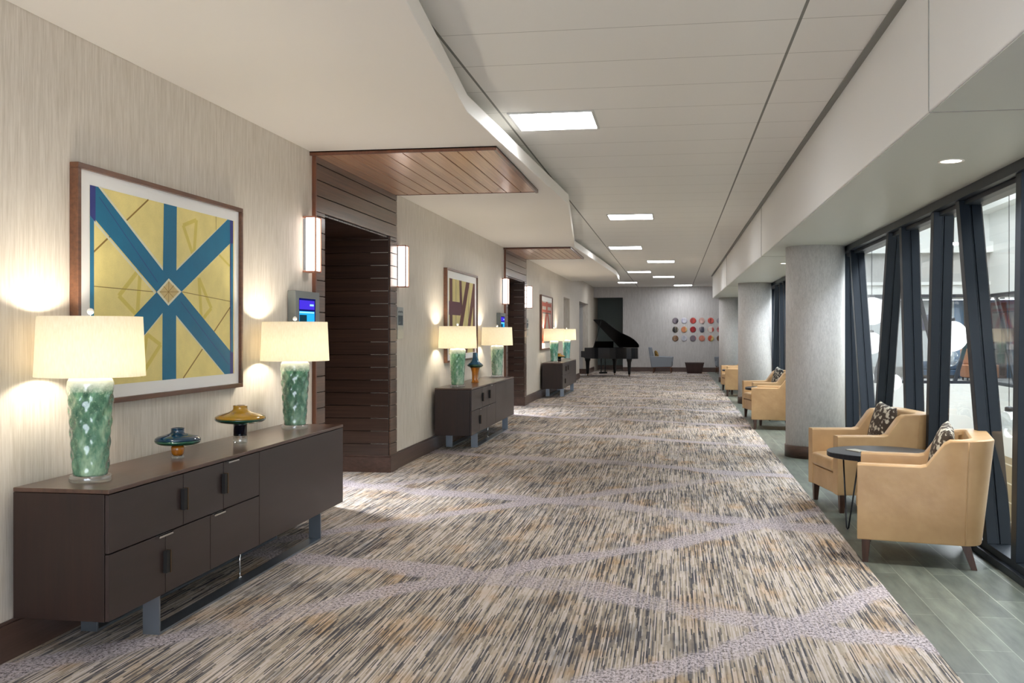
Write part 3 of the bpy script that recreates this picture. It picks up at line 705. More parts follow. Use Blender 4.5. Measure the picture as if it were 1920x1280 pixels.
# ------------------------------------------------------------------ armchairs
def lerp(a, b_, t): return a + (b_ - a) * t
def sstep(a, b_, t): t = max(0, min(1, (t - a) / (b_ - a))); return t * t * (3 - 2 * t)
def armchair(loc, rz, label):
    """front faces local -Y"""
    t = thing('armchair', label, 'armchair', loc, rz, 'tan leather armchairs beside the glass wall')
    W, Df, Db = .395, -.40, .36
    path = [(-W, Df + (Db - .12 - Df) * i / 18) for i in range(19)]
    for i in range(1, 7): a = PI - PI / 2 * i / 7; path.append((-W + .12 + .12 * math.cos(a), Db - .12 + .12 * math.sin(a)))
    half = path[:] ; path = half + [(x, Db) for x in [lerp(-W + .12, W - .12, i / 8) for i in range(0, 9)]] + [(-x, y) for x, y in half[::-1]]
    m = MB(); secs = []; n = len(path)
    for i, (x, y) in enumerate(path):
        x0, y0 = path[max(i - 1, 0)]; x1, y1 = path[min(i + 1, n - 1)]
        d = Vector((x1 - x0, y1 - y0)).normalized(); nr = Vector((-d.y, d.x))    # outward normal
        hz = .655 + (.83 - .655) * sstep(-.02, .20, y + .02) ; hz = lerp(.655, .83, max(0, min(1, (y - .02) / .13)))
        if y > .15: hz = .83 + .012 * sstep(.15, .36, y)
        lean = .075 * sstep(.10, .36, y); th = .115 + .035 * sstep(.2, .36, y)
        rb = .022; sec = []
        ob, ot = 0.0, lean + .0
        zs = [(.155, -.006), (.17, 0.0), (.40, .35), (hz - rb * 1.2, .97), (hz - rb * .35, .985)]
        for z, f in zs:
            off = f * ot if f > .1 else f
            sec.append((x + nr.x * off, y + nr.y * off, z))
        sec.append((x + nr.x * (ot - rb * .5), y + nr.y * (ot - rb * .5), hz)); 
        inn = ot - th
        sec.append((x + nr.x * (inn + rb * .8), y + nr.y * (inn + rb * .8), hz)); sec.append((x + nr.x * (inn + rb * .15), y + nr.y * (inn + rb * .15), hz - rb * .45)); sec.append((x + nr.x * inn, y + nr.y * inn, hz - rb * 1.4))
        inb = -th - .02 * sstep(.1, .36, y)
        sec.append((x + nr.x * inb, y + nr.y * inb, .40)); sec.append((x + nr.x * inb, y + nr.y * inb, .16))
        secs.append([m.bm.verts.new(p) for p in sec])
    for A, B in zip(secs, secs[1:]):
        k = len(A)
        for j in range(k): m.face([A[j], A[(j+1) % k], B[(j+1) % k], B[j]])
    m.face(secs[0]); m.face(secs[-1][::-1])
    o = m.build('shell', MLEATHER, t, bevel=.012, seg=3)
    # welt piping on the outside where side meets back, and round the front edges of the arms
    m = MB()
    for s in (-1, 1):
        pts = []
        for k in range(12):
            z = .165 + .66 * k / 11; lean = .075 * sstep(.10, .36, .255) * (max(0, (z - .17)) / .64) ** 1.1
            pts.append((s * (W + lean * .95), .255 - .0 + .02 * k / 11, z))
        m = MB(); m.tube(pts, .0045, 6); m.build('piping', MLEATHER, t, smooth=True)
    def cushion(nm, x0, x1, y0, y1, z0, z1, crown, rr):
        m = MB(); N = 10; gt = [[None] * (N + 1) for _ in range(N + 1)]; gb = [[None] * (N + 1) for _ in range(N + 1)]
        for i in range(N + 1):
            for j in range(N + 1):
                u, v = i / N * 2 - 1, j / N * 2 - 1; c = (1 - u ** 4) * (1 - v ** 4)
                gt[i][j] = m.bm.verts.new((lerp(x0, x1, i / N), lerp(y0, y1, j / N), z1 - crown + crown * c)); gb[i][j] = m.bm.verts.new((lerp(x0, x1, i / N), lerp(y0, y1, j / N), z0))
        for i in range(N):
            for j in range(N):
                m.face([gt[i][j], gt[i+1][j], gt[i+1][j+1], gt[i][j+1]]); m.face([gb[i][j], gb[i][j+1], gb[i+1][j+1], gb[i+1][j]])
        for i in range(N):
            m.face([gb[i][0], gb[i+1][0], gt[i+1][0], gt[i][0]]); m.face([gb[i+1][N], gb[i][N], gt[i][N], gt[i+1][N]])
            m.face([gb[0][i+1], gb[0][i], gt[0][i], gt[0][i+1]]); m.face([gb[N][i], gb[N][i+1], gt[N][i+1], gt[N][i]])
        return m.build(nm, MLEATHER, t, bevel=rr, seg=4)
    cushion('seat_cushion', -W + .122, W - .122, Df - .012, Db - .16, .335, .47, .022, .03)
    m = MB(); m.box(-W + .112, W - .112, Df + .005, Db - .12, .158, .330); m.build('front_rail', MLEATHER, t, bevel=.01)
    for sx in (-1, 1):
        for fy, by, splay in ((Df + .055, Df + .05, 0), (Db - .10, Db - .05, .035)):
            m = MB(); a, b_ = .028, .018; x = sx * (W - .05)
            m.hexa([(x - b_, by - b_, 0), (x + b_, by - b_, 0), (x + b_, by + b_, 0), (x - b_, by + b_, 0)], [(x - a, fy - a, .158), (x + a, fy - a, .158), (x + a, fy + a, .158), (x - a, fy + a, .158)])
            m.build('leg', MLEG, t, bevel=.002, seg=1)
    return t
def pillow(loc, rot, mat, label, s=.208, group=None):
    m = MB(); N = 14; G = {}
    for sd in (1, -1):
        for i in range(N + 1):
            for j in range(N + 1):
                u, v = i / N * 2 - 1, j / N * 2 - 1
                if sd == -1 and (i in (0, N) or j in (0, N)): G[sd, i, j] = G[1, i, j]; continue
                th = .07 * ((1 - u * u) * (1 - v * v)) ** .42
                pin = 1 - .07 * (1 - abs(u)) * abs(v) - .07 * (1 - abs(v)) * abs(u)
                G[sd, i, j] = m.bm.verts.new((u * s * (1 - .06 * (1 - v * v) * (abs(u) > .99)), sd * th, v * s * (1 - .06 * (1 - u * u) * (abs(v) > .99))))
        for i in range(N):
            for j in range(N):
                q = [G[sd, i, j], G[sd, i+1, j], G[sd, i+1, j+1], G[sd, i, j+1]]; m.face(q if sd == -1 else q[::-1])
    o = m.build('throw_pillow', mat, smooth=True, loc=loc, rot=rot); tag(o, label, 'pillow', group)
    return o
def rear_pillow(cl, rz, mat, label, roll=0, dx=0, dy=.10, dz=.68, tilt=-.32):
    c, s = math.cos(rz), math.sin(rz)
    R = Matrix.Rotation(rz, 4, 'Z') @ Matrix.Rotation(tilt, 4, 'X') @ Matrix.Rotation(roll, 4, 'Y')
    return pillow((cl[0] + c * dx - s * dy, cl[1] + s * dx + c * dy, dz), R.to_euler(), mat, label)
def mini_table(loc, label, rz=0):
    t = thing('side_table', label, 'table', loc, rz, 'round black side tables between the armchairs')
    m = MB(); m.lathe([(.395, .555), (.405, .558), (.405, .592), (.400, .596)], 56); o = m.build('tabletop', MBLACK, t, bevel=.0)
    for k in range(3):
        a = 2 * PI * k / 3; ca, sa = math.cos(a), math.sin(a)
        f = Vector((.30 * ca, .30 * sa, .008))
        p1 = Vector((.27 * ca - .10 * sa * 1, .27 * sa + .10 * ca, .553)); p2 = Vector((.27 * ca + .10 * sa, .27 * sa - .10 * ca, .553))
        m = MB(); m.tube([p1, f + Vector((-.012 * sa, .012 * ca, .01)), f, f + Vector((.012 * sa, -.012 * ca, .01)), p2], .0065, 8); m.build('hairpin_leg', MBLACK, t, smooth=True)
    return t
# facing: local -Y must point to the wanted direction
def face(dx, dy): return math.atan2(dy, dx) + PI / 2
fa, fb = math.radians(12), math.radians(10)
rA = face(-math.cos(fa), math.sin(fa)); rB = face(-math.cos(fb), -math.sin(fb))
def from_leg(leg, rz, sx, sy=-.35):
    lx, ly = sx * .345, sy; c, s = math.cos(rz), math.sin(rz); return (leg[0] - (c * lx - s * ly), leg[1] - (s * lx + c * ly), 0)
# near chair: its near front leg is on its left (-X local is?) ; facing -X world, local +X points to +Y or -Y
cA0 = from_leg((1.262, 6.955), rA, 1 if math.sin(rA) < 0 else -1); cB0 = from_leg((1.40, 8.78), rB, 1 if math.sin(rB) < 0 else -1)
sets = [(0, 'in the foreground', 'nearest pair'), (9.15, 'just past the first column', 'middle pair'), (17.3, 'past the middle column', 'farthest pair')]
for k, (off, where, pr_) in enumerate(sets):
    A = (cA0[0], cA0[1] + off, 0); B = (cB0[0], cB0[1] + off + (-.15 if k == 1 else 0), 0)
    armchair(A, rA, ['tan leather armchair closest to the viewer, seen from its side', 'tan armchair just past the first column, nearer one of the middle pair', 'small-looking tan armchair past the middle column, nearer one of the farthest pair'][k])
    armchair(B, rB, ['tan leather armchair behind the round black table, facing slightly to the viewer', 'tan armchair behind its twin past the first column, farther one of the middle pair', 'tan armchair farthest away along the glass wall'][k])
    mini_table((1.60, 8.17 + off, 0), ['round black table with hairpin legs between the two nearest tan armchairs', 'round black table between the middle pair of tan armchairs', 'round black table between the farthest pair of tan armchairs'][k], math.radians(205))
    rear_pillow(A, rA, MPILLOW if k == 0 else MPILLOWB, ['brown and cream patterned pillow peeking over the closest armchair', 'black and white pillow in the nearer armchair of the middle pair', 'black and white pillow in the nearer armchair of the farthest pair'][k], .1, 0, .125, .70, -.24)
    rear_pillow(B, rB, MPILLOW if k == 0 else MPILLOWB, ['brown and cream patterned pillow in the armchair behind the round black table', 'black and white patterned pillow in the farther armchair of the middle pair', 'black and white pillow in the farthest tan armchair'][k], .1, 0.0, .125, .695, -.24)
for k, (yo, dx) in enumerate(((8.17, -.18), (17.2, -.2))):
    m = MB(); m.box(-.045, .045, -.08, .08, 0, .006); o = m.build('note_card', pbr('pale_card', lin(170, 166, 150), .4), loc=(1.6 + dx, yo, .597), rot=(0, 0, .5))
    tag(o, ['flat pale card lying on the nearest round black table', 'flat pale card lying on the round black table of the middle pair'][k], 'card')

# ------------------------------------------------------------------ grand piano
pa = math.radians(-144)
pt = thing('grand_piano', 'black grand piano with its lid raised, at the far left end of the corridor', 'piano', (-2.52, 35.2, 0), pa)
pt.scale = (.9, .88, 1)
outl = [(-.75, 0), (-.75, 1.40), (-.72, 1.55), (-.62, 1.66), (-.48, 1.70), (-.32, 1.67), (-.18, 1.56), (-.07, 1.38), (.06, 1.18), (.24, 1.02), (.46, .92), (.64, .84), (.73, .72), (.75, .54), (.75, 0)]
m = MB(); inner = [(x * .94 + .0, .72 + (y - .72) * .94) for x, y in outl]
a0 = [m.bm.verts.new((x, y, .61)) for x, y in outl]; a1 = [m.bm.verts.new((x, y, .98)) for x, y in outl]; b1 = [m.bm.verts.new((x, y, .98)) for x, y in inner]; b0 = [m.bm.verts.new((x, y, .84)) for x, y in inner]
n = len(outl)
for i in range(n):
    j = (i + 1) % n
    m.face([a0[i], a0[j], a1[j], a1[i]]); m.face([a1[i], a1[j], b1[j], b1[i]]); m.face([b1[i], b1[j], b0[j], b0[i]])
m.face(a0[::-1]); m.face(b0)
m.build('case', MGLOSSBLK, pt)
m = MB(); m.prism([(x * .9, .75 + (y - .75) * .88) for x, y in outl], .85, .87); m.build('iron_plate', MGOLD, pt)
m = MB(); m.box(-.75, -.64, -.28, 0, .64, .86); m.box(.64, .75, -.28, 0, .64, .86); m.box(-.64, .64, -.27, 0.0, .62, .70); m.box(-.64, .64, -.275, -.25, .62, .735); m.box(-.64, .64, -.03, -.002, .70, .93)
m.build('key_bed', MGLOSSBLK, pt, bevel=.008)
m = MB()
for k in range(52): m.box(-.635 + k * .02442, -.635 + k * .02442 + .0235, -.24, -.035, .701, .722)
m.build('white_keys', MIVORY, pt)
m = MB()
for k in range(51):
    if k % 7 in (1, 4): continue
    x = -.635 + (k + 1) * .02442; m.box(x - .006, x + .006, -.16, -.035, .7225, .735)
m.build('black_keys', MGLOSSBLK, pt)
for x, y, s in ((-.62, .02, 1.5), (.62, .02, 1.5), (-.42, 1.38, 1.4)):
    m = MB(); m.lathe([(.03 * s, .07), (.036 * s, .12), (.045 * s, .30), (.055 * s, .50), (.07 * s, .54), (.075 * s, .58), (.075 * s, .609)], 16, x, y)
    o = m.build('leg', MGLOSSBLK, pt, smooth=True)
    m = MB(); m.lathe([(.02, .045), (.025, .07)], 12, x, y); m.tube([(x - .012, y, .028), (x + .012, y, .028)], .028, 14); m.build('caster', MBRASS, o)
m = MB(); m.box(-.11, -.075, .14, .18, .12, .609); m.box(.075, .11, .14, .18, .12, .609); m.box(-.15, .15, .10, .22, .07, .13); m.build('lyre', MGLOSSBLK, pt, bevel=.006)
m = MB()
for x in (-.07, 0, .07): m.box(x - .014, x + .014, -.02, .10, .085, .097)
m.build('pedals', MBRASS, pt)
lid_a = math.radians(39)
m = MB(); m.prism([(x + .76, y) for x, y in [(-.76, .12)] + [(p[0] * 1.013, p[1] * 1.008) for p in outl[1:-1]] + [(.76, .12)]], 0, .024)
o = m.build('lid', MLID, pt, loc=(-.76, 0, .985), rot=(0, -lid_a, 0))
# front flap folded back on the lid
m = MB(); m.box(.02, 1.5, .14, .48, .025, .045); m.build('lid_flap', MLID, o)
m = MB(); m.tube([(.69, .62, .98), (.40, .66, .985 + 1.16 * math.tan(lid_a) - .02)], .009, 8); m.build('lid_prop', MGLOSSBLK, pt)
m = MB(); m.hexa([(-.46, .16, .985), (.46, .16, .985), (.46, .18, .985), (-.46, .18, .985)], [(-.42, .24, 1.20), (.42, .24, 1.20), (.42, .26, 1.20), (-.42, .26, 1.20)]); m.box(-.46, .46, .08, .19, .975, .99); m.build('music_desk', MGLOSSBLK, pt, bevel=.004)

# ------------------------------------------------------------------ lounge group at the end wall
def lounge_chair(loc, rz, label):
    t = thing('lounge_chair', label, 'armchair', loc, rz, 'grey lounge chairs at the end wall')
    m = MB(); m.hexa([(-.34, -.38, .26), (.34, -.38, .26), (.34, .30, .22), (-.34, .30, .22)], [(-.34, -.38, .44), (.34, -.38, .44), (.34, .30, .38), (-.34, .30, .38)]); m.build('seat', MGREYFAB, t, bevel=.03, seg=3)
    m = MB(); m.hexa([(-.34, .24, .24), (.34, .24, .24), (.34, .38, .22), (-.34, .38, .22)], [(-.32, .40, .96), (.32, .40, .96), (.32, .50, .96), (-.32, .50, .96)]); m.build('backrest', MGREYFAB, t, bevel=.03, seg=3)
    for s in (-1, 1):
        m = MB(); a, b_ = sorted((s * .34, s * .42)); m.hexa([(a, -.36, .24), (b_, -.36, .24), (b_, .36, .22), (a, .36, .22)], [(a, -.40, .60), (b_, -.40, .60), (b_, .44, .64), (a, .44, .64)]); m.build('armrest', MGREYFAB, t, bevel=.02, seg=3)
        for yy, sl in ((-.32, -.02), (.26, .06)):
            m = MB(); m.tube([(s * .33, yy + sl, 0), (s * .33, yy, .25)], .014, 10, .022); m.build('leg', MTRIM, t, smooth=True)
    m = MB(); m.box(-.33, .33, -.34, .28, .2, .235); m.build('base_frame', MTRIM, t, bevel=.004)
    return t
lounge_chair((-.42, 37.75, 0), face(1, -.05), 'grey upholstered lounge chair facing right at the end wall, beside the piano')
lounge_chair((1.92, 37.75, 0), face(-1, -.05), 'grey lounge chair at the end wall, mostly hidden behind the farthest column')
rear_pillow((-.42, 37.75), face(1, -.05), MPILLOWY, 'gold and brown pillow leaning in the grey lounge chair by the piano', 0, 0, .20, .64, -.25)
t = thing('coffee_table', 'dark wooden block coffee table tapering to its foot, at the end wall', 'table', (.76, 37.6, 0))
m = MB(); m.hexa([(-.26, -.24, 0), (.26, -.24, 0), (.26, .24, 0), (-.26, .24, 0)], [(-.34, -.32, .37), (.34, -.32, .37), (.34, .32, .37), (-.34, .32, .37)]); m.build('body', MDKWOOD, t, bevel=.006)
m = MB(); m.box(-.35, .35, -.33, .33, .371, .40); m.build('tabletop', MDKWOOD, t, bevel=.004)

# round wall plates
def disc_mat(i, a, b_, sc):
    m, nt, bs = newmat('plate_glaze'); p = pos(nt)
    f = noise(nt, scaled(nt, p, (sc, 1, sc * 1.4), (i * 3.1, 0, i)), 1, 2)
    nt.links.new(ramp(nt, f, [(.46, a), (.54, b_)]), bs.inputs['Base Color']); bs.inputs['Roughness'].default_value = .35; return m
D = [('black and grey', (40, 34, 44), (120, 110, 118)), ('pale lavender', (176, 174, 196), (200, 200, 208)), ('coral red', (190, 70, 62), (150, 60, 60)), ('pale pink', (216, 190, 182), (200, 160, 150)), ('dark red and coral', (110, 40, 34), (210, 96, 84)), ('grey', (130, 124, 134), (160, 156, 162)),
     ('black and cream', (24, 22, 24), (140, 130, 110)), ('yellow over orange', (214, 190, 130), (200, 126, 86)), ('deep red', (160, 20, 28), (130, 20, 26)), ('navy and white', (34, 44, 62), (170, 160, 170)), ('red and white', (196, 70, 52), (210, 200, 192)), ('maroon and pink', (96, 26, 32), (200, 130, 130)),
     ('brown', (106, 76, 50), (150, 120, 92)), ('silver grey', (164, 168, 178), (190, 188, 198)), ('red and grey', (180, 60, 66), (110, 100, 110)), ('salmon pink', (206, 130, 112), (190, 120, 96)), ('orange and yellow', (196, 80, 56), (206, 190, 120)), ('tan and brown', (160, 110, 84), (120, 80, 60))]
rows = ['top', 'middle', 'bottom']; cols_ = ['first', 'second', 'third', 'fourth', 'fifth', 'sixth']
for r_ in range(3):
    for c_ in range(6):
        nm, a, b_ = D[r_ * 6 + c_]
        m = MB(); m.lathe([(.06, 0), (.11, -.012), (.115, -.018), (.111, -.022), (.06, -.010)], 32)
        o = m.build('wall_disc', disc_mat(r_ * 6 + c_, lin(*a), lin(*b_), 5 + (c_ * 7 + r_ * 3) % 5), smooth=True, loc=(.065 + .334 * c_, YF, 1.96 - .338 * r_), rot=(PI / 2 + PI, 0, 0))
        tag(o, '%s round plate on the end wall, %s row, %s from the left' % (nm, rows[r_], cols_[c_]), 'wall plate', 'round coloured plates on the end wall')

# ------------------------------------------------------------------ glass wall
win = bpy.data.objects.new('window_1', None); COL.objects.link(win); struct(win); win.location = (GX, 18, 0)
def wb(m, nm, mt, bevel=0, **k):
    for v in m.bm.verts: v.co -= Vector((GX, 18, 0))
    return m.build(nm, mt, win, bevel=bevel, seg=1, **k)
GY0, GY1 = 4.6, 31.75
m = MB(); m.box(GX - .085, GX + .14, GY0, GY1, ZR - .075, ZR - .006); m.box(GX - .02, GX + .14, GY0, GY1, ZR - .11, ZR - .075); wb(m, 'header_rail', MMULL, .003)
m = MB(); m.box(GX - .085, GX + .14, GY0, GY1, 0, .05); m.box(GX - .055, GX + .14, GY0, GY1, .05, .10); wb(m, 'sill_rail', MMULL, .003)
m = MB(); m.quad((GX + .016, GY0, .1), (GX + .016, GY1, .1), (GX + .016, GY1, ZR - .1), (GX + .016, GY0, ZR - .1)); wb(m, 'glass', MGLASS)
def mull(yt, yb, wd=.05):
    m = MB(); z0, z1 = .10, ZR - .075
    for x0, x1 in ((GX - .06, GX + .008), (GX + .024, GX + .10)):
        m.hexa([(x0, yb - wd, z0), (x1, yb - wd, z0), (x1, yb + wd, z0), (x0, yb + wd, z0)], [(x0, yt - wd, z1), (x1, yt - wd, z1), (x1, yt + wd, z1), (x0, yt + wd, z1)])
    x0, x1 = GX + .008, GX + .024
    w2 = wd * .8
    m.hexa([(x0, yb - w2, z0), (x1, yb - w2, z0), (x1, yb + w2, z0), (x0, yb + w2, z0)], [(x0, yt - w2, z1), (x1, yt - w2, z1), (x1, yt + w2, z1), (x0, yt + w2, z1)])
    wb(m, 'mullion', MMULL, .003)
for yt, yb in ((6.55, 6.65), (7.90, 7.22), (8.62, 8.86), (9.80, 9.52), (10.36, 11.15), (12.5, 11.62), (13.05, 12.75), (5.4, 4.9), (13.9, 14.6), (15.4, 14.9), (16.0, 16.9), (17.8, 17.2), (18.7, 19.1), (19.9, 19.4), (20.6, 20.5), (21.5, 22.2), (22.8, 22.3), (23.6, 24.2), (25.0, 24.6), (26.0, 26.8), (27.9, 27.3), (28.6, 29.1), (30.4, 29.8)):
    mull(yt, yb)

# ------------------------------------------------------------------ atrium beyond the glass
AX, AY = 8.8, 30.0
MAT_W = pbr('atrium_white', lin(222, 224, 222), .6, spec=.2); MAT_G = pbr('atrium_grey', lin(176, 176, 174), .6)
m = MB(); m.box(GX + .17, AX + .3, 0, AY + .3, -4.1, -4.0); struct(m.build('floor_atrium', pbr('pale_stone', lin(190, 182, 166), .4)))
m = MB(); m.box(GX, GX + .17, 0, AY, -4, -.1); m.box(GX, GX + .17, 0, AY, ZT + .05, 6.6); struct(m.build('wall_atrium_near', MAT_W))
m = MB(); m.box(GX + .17, AX, AY, AY + .3, -2.0, .06); m.box(GX + .17, AX, AY, AY + .3, 2.60, 6.6); m.box(GX + .17, AX, AY - .35, AY, 3.76, 4.06); m.box(GX + .17, AX, AY - .12, AY, 2.86, 2.95); struct(m.build('wall_atrium_far', MAT_W))
m = MB(); m.box(GX + .17, AX, AY - .01, AY, 2.95, 3.76); struct(m.build('wall_atrium_far_band', MAT_G))
m = MB(); m.box(AX, AX + .3, 0, AY + .3, -1.8, .06); m.box(AX, AX + .3, 0, AY + .3, 2.60, 6.6); struct(m.build('wall_atrium_right', MAT_W))
m = MB(); m.box(AX - .4, AX, 0, AY, 4.85, 5.0); struct(m.build('trim_cove', MAT_W))
m = MB(); m.box(AX - .39, AX - .33, 0, AY, 5.001, 5.05); struct(m.build('trim_cove_light', MLED))
m = MB(); m.box(GX, AX + .3, 0, AY + .3, 6.6, 6.7); struct(m.build('ceiling_atrium', MAT_W))
m = MB(); m.box(GX, AX + .3, -.2, 0, -4, 6.6); struct(m.build('wall_atrium_back', MAT_W))
m = MB(); m.box(GX + .17, AX + .3, AY, AY + .3, -4, -2.0); m.box(AX, AX + .3, 0, AY, -4, -1.8)
def beige():
    m_, nt, b = newmat('beige_wall_tile'); p = pos(nt)
    br = nt.nodes.new('ShaderNodeTexBrick'); mp = nt.nodes.new('ShaderNodeMapping'); nt.links.new(p, mp.inputs[0]); mp.inputs['Rotation'].default_value = (PI / 2, 0, PI / 2)
    nt.links.new(mp.outputs[0], br.inputs['Vector']); br.offset = 0
    br.inputs['Scale'].default_value = 1; br.inputs['Brick Width'].default_value = .5; br.inputs['Row Height'].default_value = .5; br.inputs['Mortar Size'].default_value = .02
    br.inputs['Color1'].default_value = lin(150, 134, 108); br.inputs['Color2'].default_value = lin(166, 150, 122); br.inputs['Mortar'].default_value = lin(220, 214, 196)
    nt.links.new(br.outputs[0], b.inputs['Base Color']); return m_
struct(m.build('wall_atrium_lower', beige()))
# the rooms behind the opposite windows
MBLUEW = pbr('blue_wall', lin(44, 92, 128), .6); MGREYW = pbr('cool_grey_wall', lin(160, 168, 172), .6)
m = MB(); m.box(GX, 9.3, 35.5, 35.6, 0, 2.6); struct(m.build('wall_lounge_grey', MGREYW))
m = MB(); m.box(9.3, 14, 35.5, 35.6, 0, 2.6); m.box(13.0, 13.1, 12, 35.5, 0, 2.6); struct(m.build('wall_lounge_blue', MBLUEW))
m = MB(); m.box(GX, 14, AY + .3, 35.6, -.05, .0); m.box(AX + .3, 13.1, 12, AY + .3, -.05, 0); struct(m.build('floor_lounge', pbr('patterned_grey_carpet', lin(120, 124, 128), .9)))
m = MB(); m.box(GX, 14, AY + .3, 35.6, 2.62, 2.7); m.box(AX + .3, 13.1, 12, AY + .3, 2.62, 2.7); struct(m.build('ceiling_lounge', MAT_W))
m = MB(); m.box(GX, 9.3, 35.48, 35.5, 0, .35); struct(m.build('baseboard_lounge', pbr('grey_dado', lin(120, 122, 122), .6)))
# opposite windows: frames, slanted members, glass
w2 = bpy.data.objects.new('window_2', None); COL.objects.link(w2); struct(w2)
m = MB(); m.box(GX + .17, AX, AY + .02, AY + .14, 2.50, 2.60); m.box(GX + .17, AX, AY + .02, AY + .14, .06, .14); m.build('frame', MMULL, w2)
m = MB(); m.quad((GX + .17, AY + .055, .14), (AX, AY + .055, .14), (AX, AY + .055, 2.5), (GX + .17, AY + .055, 2.5)); m.build('glass', MGLASS, w2)
for xt, xb in ((2.9, 3.3), (4.0, 3.6), (4.9, 5.5), (6.3, 5.7), (6.95, 7.5), (8.55, 7.9)):
    m = MB(); q = .05; m.hexa([(xb - q, AY + .02, .14), (xb + q, AY + .02, .14), (xb + q, AY + .12, .14), (xb - q, AY + .12, .14)], [(xt - q, AY + .02, 2.5), (xt + q, AY + .02, 2.5), (xt + q, AY + .12, 2.5), (xt - q, AY + .12, 2.5)]); m.build('mullion', MMULL, w2)
w3 = bpy.data.objects.new('window_3', None); COL.objects.link(w3); struct(w3)
m = MB(); m.box(AX + .02, AX + .14, 12, AY, 2.50, 2.60); m.box(AX + .02, AX + .14, 12, AY, .06, .14); m.build('frame', MMULL, w3)
m = MB(); m.quad((AX + .055, 12, .14), (AX + .055, AY, .14), (AX + .055, AY, 2.5), (AX + .055, 12, 2.5)); m.build('glass', MGLASS, w3)
for yt, yb in ((29.6, 28.0), (27.0, 27.9), (24.5, 23.6), (22.0, 23.0), (19, 18), (15, 16)):
    m = MB(); q = .07; m.hexa([(AX + .02, yb - q, .14), (AX + .12, yb - q, .14), (AX + .12, yb + q, .14), (AX + .02, yb + q, .14)], [(AX + .02, yt - q, 2.5), (AX + .12, yt - q, 2.5), (AX + .12, yt + q, 2.5), (AX + .02, yt + q, 2.5)]); m.build('mullion', MMULL, w3)
m = MB(); m.box(AX - .02, AX + .0, 0, 12, .06, 2.6); struct(m.build('wall_atrium_right_solid', MAT_W))

# furniture and fittings glimpsed in the opposite rooms
def lx(px, Y): # corridor camera geometry: world x of a view column at depth Y
    t_ = (px - 960) / 1874.0; th = math.atan(303 / 1874.0); c, s = math.cos(th), math.sin(th); D_ = Y / (t_ * s + c); return D_ * (t_ * c - s)
t = thing('wall_television', 'dark navy television on the grey wall seen through the opposite window', 'television', (8.5, 35.47, 1.83))
m = MB(); m.box(-.55, .35, -.06, 0, -.22, .28); m.build('panel', pbr('dark_screen', lin(34, 44, 72), .3), t, bevel=.006)
m = MB(); m.box(-.2, .2, 0, .03, -.1, .1); m.build('bracket', MBLACK, t)
def bench(loc, w_, h, mt, label):
    t = thing('bench_seat', label, 'sofa', loc)
    m = MB(); m.box(-w_ / 2, w_ / 2, -.3, .3, .1, h * .5); m.build('seat', mt, t, bevel=.03)
    m = MB(); m.box(-w_ / 2, w_ / 2, .18, .3, h * .5, h); m.build('backrest', mt, t, bevel=.03)
    for x in (-w_ / 2 + .08, w_ / 2 - .08):
        for y in (-.25, .25):
            m = MB(); m.box(x - .02, x + .02, y - .02, y + .02, 0, .1); m.build('leg', MBLACK, t)
bench((8.5, 34.9, 0), 1.6, .55, pbr('blue_sofa', lin(26, 56, 82), .8), 'low blue sofa behind the opposite window of the atrium')
bench((9.5, 33.4, 0), 1.0, 1.0, pbr('orange_seat', lin(132, 88, 60), .7), 'orange brown seat behind the hanging globe, in the opposite room')
bench((9.95, 29.0, 0), 1.2, .95, MLEATHER, 'tan sofa behind the right-hand opposite window')
t = thing('chandelier', 'small glowing chandelier in a dark shelf bay of the opposite room', 'lamp', (9.35, 34.0, 2.3))
m = MB(); m.sphere((0, 0, 0), .14, 12, 8); m.build('glow', emis('chandelier_glow', lin(255, 235, 190), 5), t)
m = MB(); m.tube([(0, 0, .14), (0, 0, .32)], .01); m.build('rod', MBLACK, t)
t = thing('shelf_unit', 'dark shelf unit against the blue wall of the opposite room', 'shelf', (10.2, 35.2, 0))
m = MB(); m.box(-.6, .6, -.2, .28, 0, .08); m.box(-.6, -.55, -.2, .28, .08, 2.5); m.box(.55, .6, -.2, .28, .08, 2.5); m.box(-.55, .55, .2, .28, .08, 2.5); m.build('carcass', MDKWOOD, t)
for z in (.8, 1.5, 2.1):
    m = MB(); m.box(-.55, .55, -.2, .2, z, z + .04); m.build('shelf', MDKWOOD, t)
t = thing('wall_art', 'white and teal abstract canvas on the blue wall across the atrium', 'picture', (12.98, 34.0, 1.1))
m = MB(); m.box(-.04, 0, -.6, .6, 0, 1.0); m.build('canvas', MMAT, t)
m = MB(); m.hexa([(-.05, -.6, .2), (-.04, -.6, .2), (-.04, .4, .85), (-.05, .4, .85)], [(-.05, -.6, .42), (-.04, -.6, .42), (-.04, .4, 1.0), (-.05, .4, 1.0)]); m.build('painted_stroke', pbr('teal_paint', lin(40, 130, 130), .5), t)
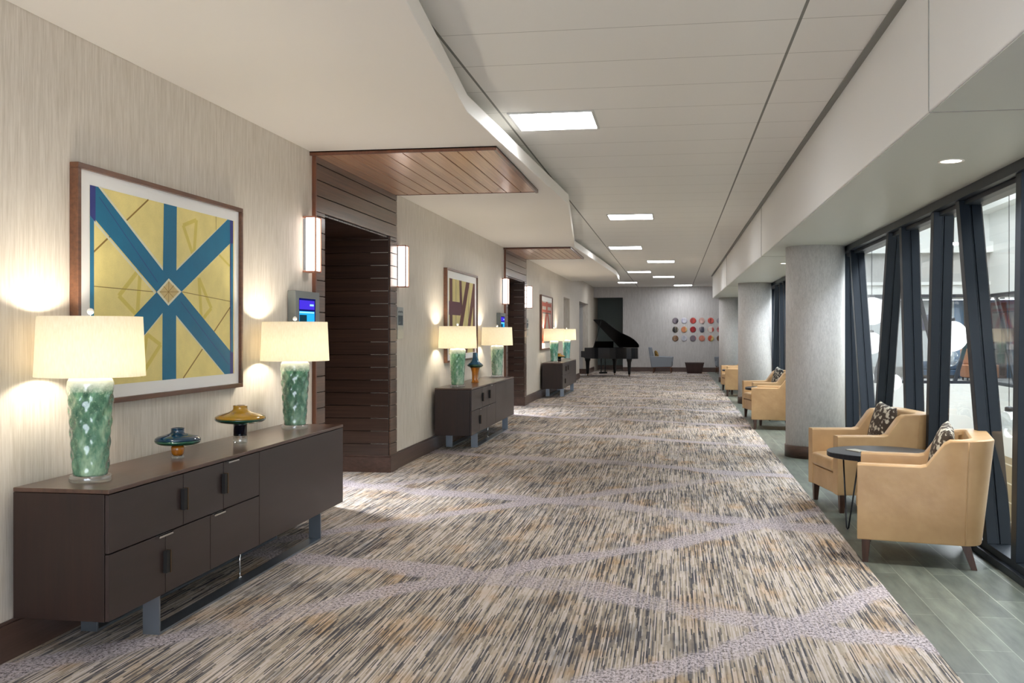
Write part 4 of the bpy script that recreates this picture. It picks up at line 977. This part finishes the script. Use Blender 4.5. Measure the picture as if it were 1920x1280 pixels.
# lights of the opposite rooms
area('lounge_room_light', (8, 33, 2.6), (3.5, 2.5), 190, (1, .96, .9)); area('lounge_room_light', (11, 24, 2.6), (2.5, 9), 420, (1, .96, .9))
# added glowing panel, an assumed skylight that brightens atrium and corridor
m = MB(); m.box(4.0, 7.2, 6, 26, 6.56, 6.598); struct(m.build('added_light_panel', emis('added_panel_glow', lin(245, 250, 255), 7.5)))

# pendant globes
def pendant(px_Y, x, z, r, label, mt, zc=6.56, extra=True):
    t = thing('globe_pendant', label, 'pendant lamp', (x, px_Y, z), 0, 'globe pendants hanging in the atrium')
    m = MB(); m.sphere((0, 0, 0), r, 32, 20); m.build('globe', mt, t, smooth=True)
    m = MB(); m.tube([(0, 0, r + .04), (0, 0, zc - z)], .0045, 6); m.build('cable', MBLACK, t)
    m = MB(); m.lathe([(.05, r - .01), (.05, r + .035), (.02, r + .05)], 16); m.build('cap', MBLACK, t, smooth=True)
    return t
def pp(px, py, D_):
    th = math.atan(303 / 1874.0); c, s = math.cos(th), math.sin(th); t_ = (px - 960) / 1874.0
    return D_ * (t_ * c - s), D_ * (t_ * s + c), 1.53 - (py - 622) * D_ / 1874.0
MCLEAR = glassy('clear_globe_glass', (.9, .93, .95, 1), .12)
for px, py, D_, rp, lb, mt in ((1635, 583, 20, 26, 'lit white globe pendant, upper one of the two hanging left in the atrium', MGLOBE), (1634, 643, 22, 20.5, 'lit white globe pendant, lower one of the two hanging left in the atrium', MGLOBE),
        (1784, 630, 14, 29, 'largest lit white globe pendant, seen between the two middle slanted mullions', MGLOBE), (1780, 671, 17, 16, 'small clear glass globe pendant just under the largest white globe', MCLEAR),
        (1607, 708, 18, 30, 'big glowing globe standing in for a ghost reflection in the glass, beside the column', MGLOBE), (1675, 716, 21, 15, 'small glowing globe standing in for a ghost reflection in the glass, above the patterned pillow', MGLOBE),  # both globes here stand in for ghost reflections in the glass
        (1892, 795, 12, 26, 'large clear globe pendant low at the right edge', MCLEAR), (1578, 700, 19, 20, 'white globe pendant partly hidden by the nearest column', MGLOBE)):
    x, y, z = pp(px, py, D_); pendant(y, x, z, rp * D_ / 1874.0, lb, mt)
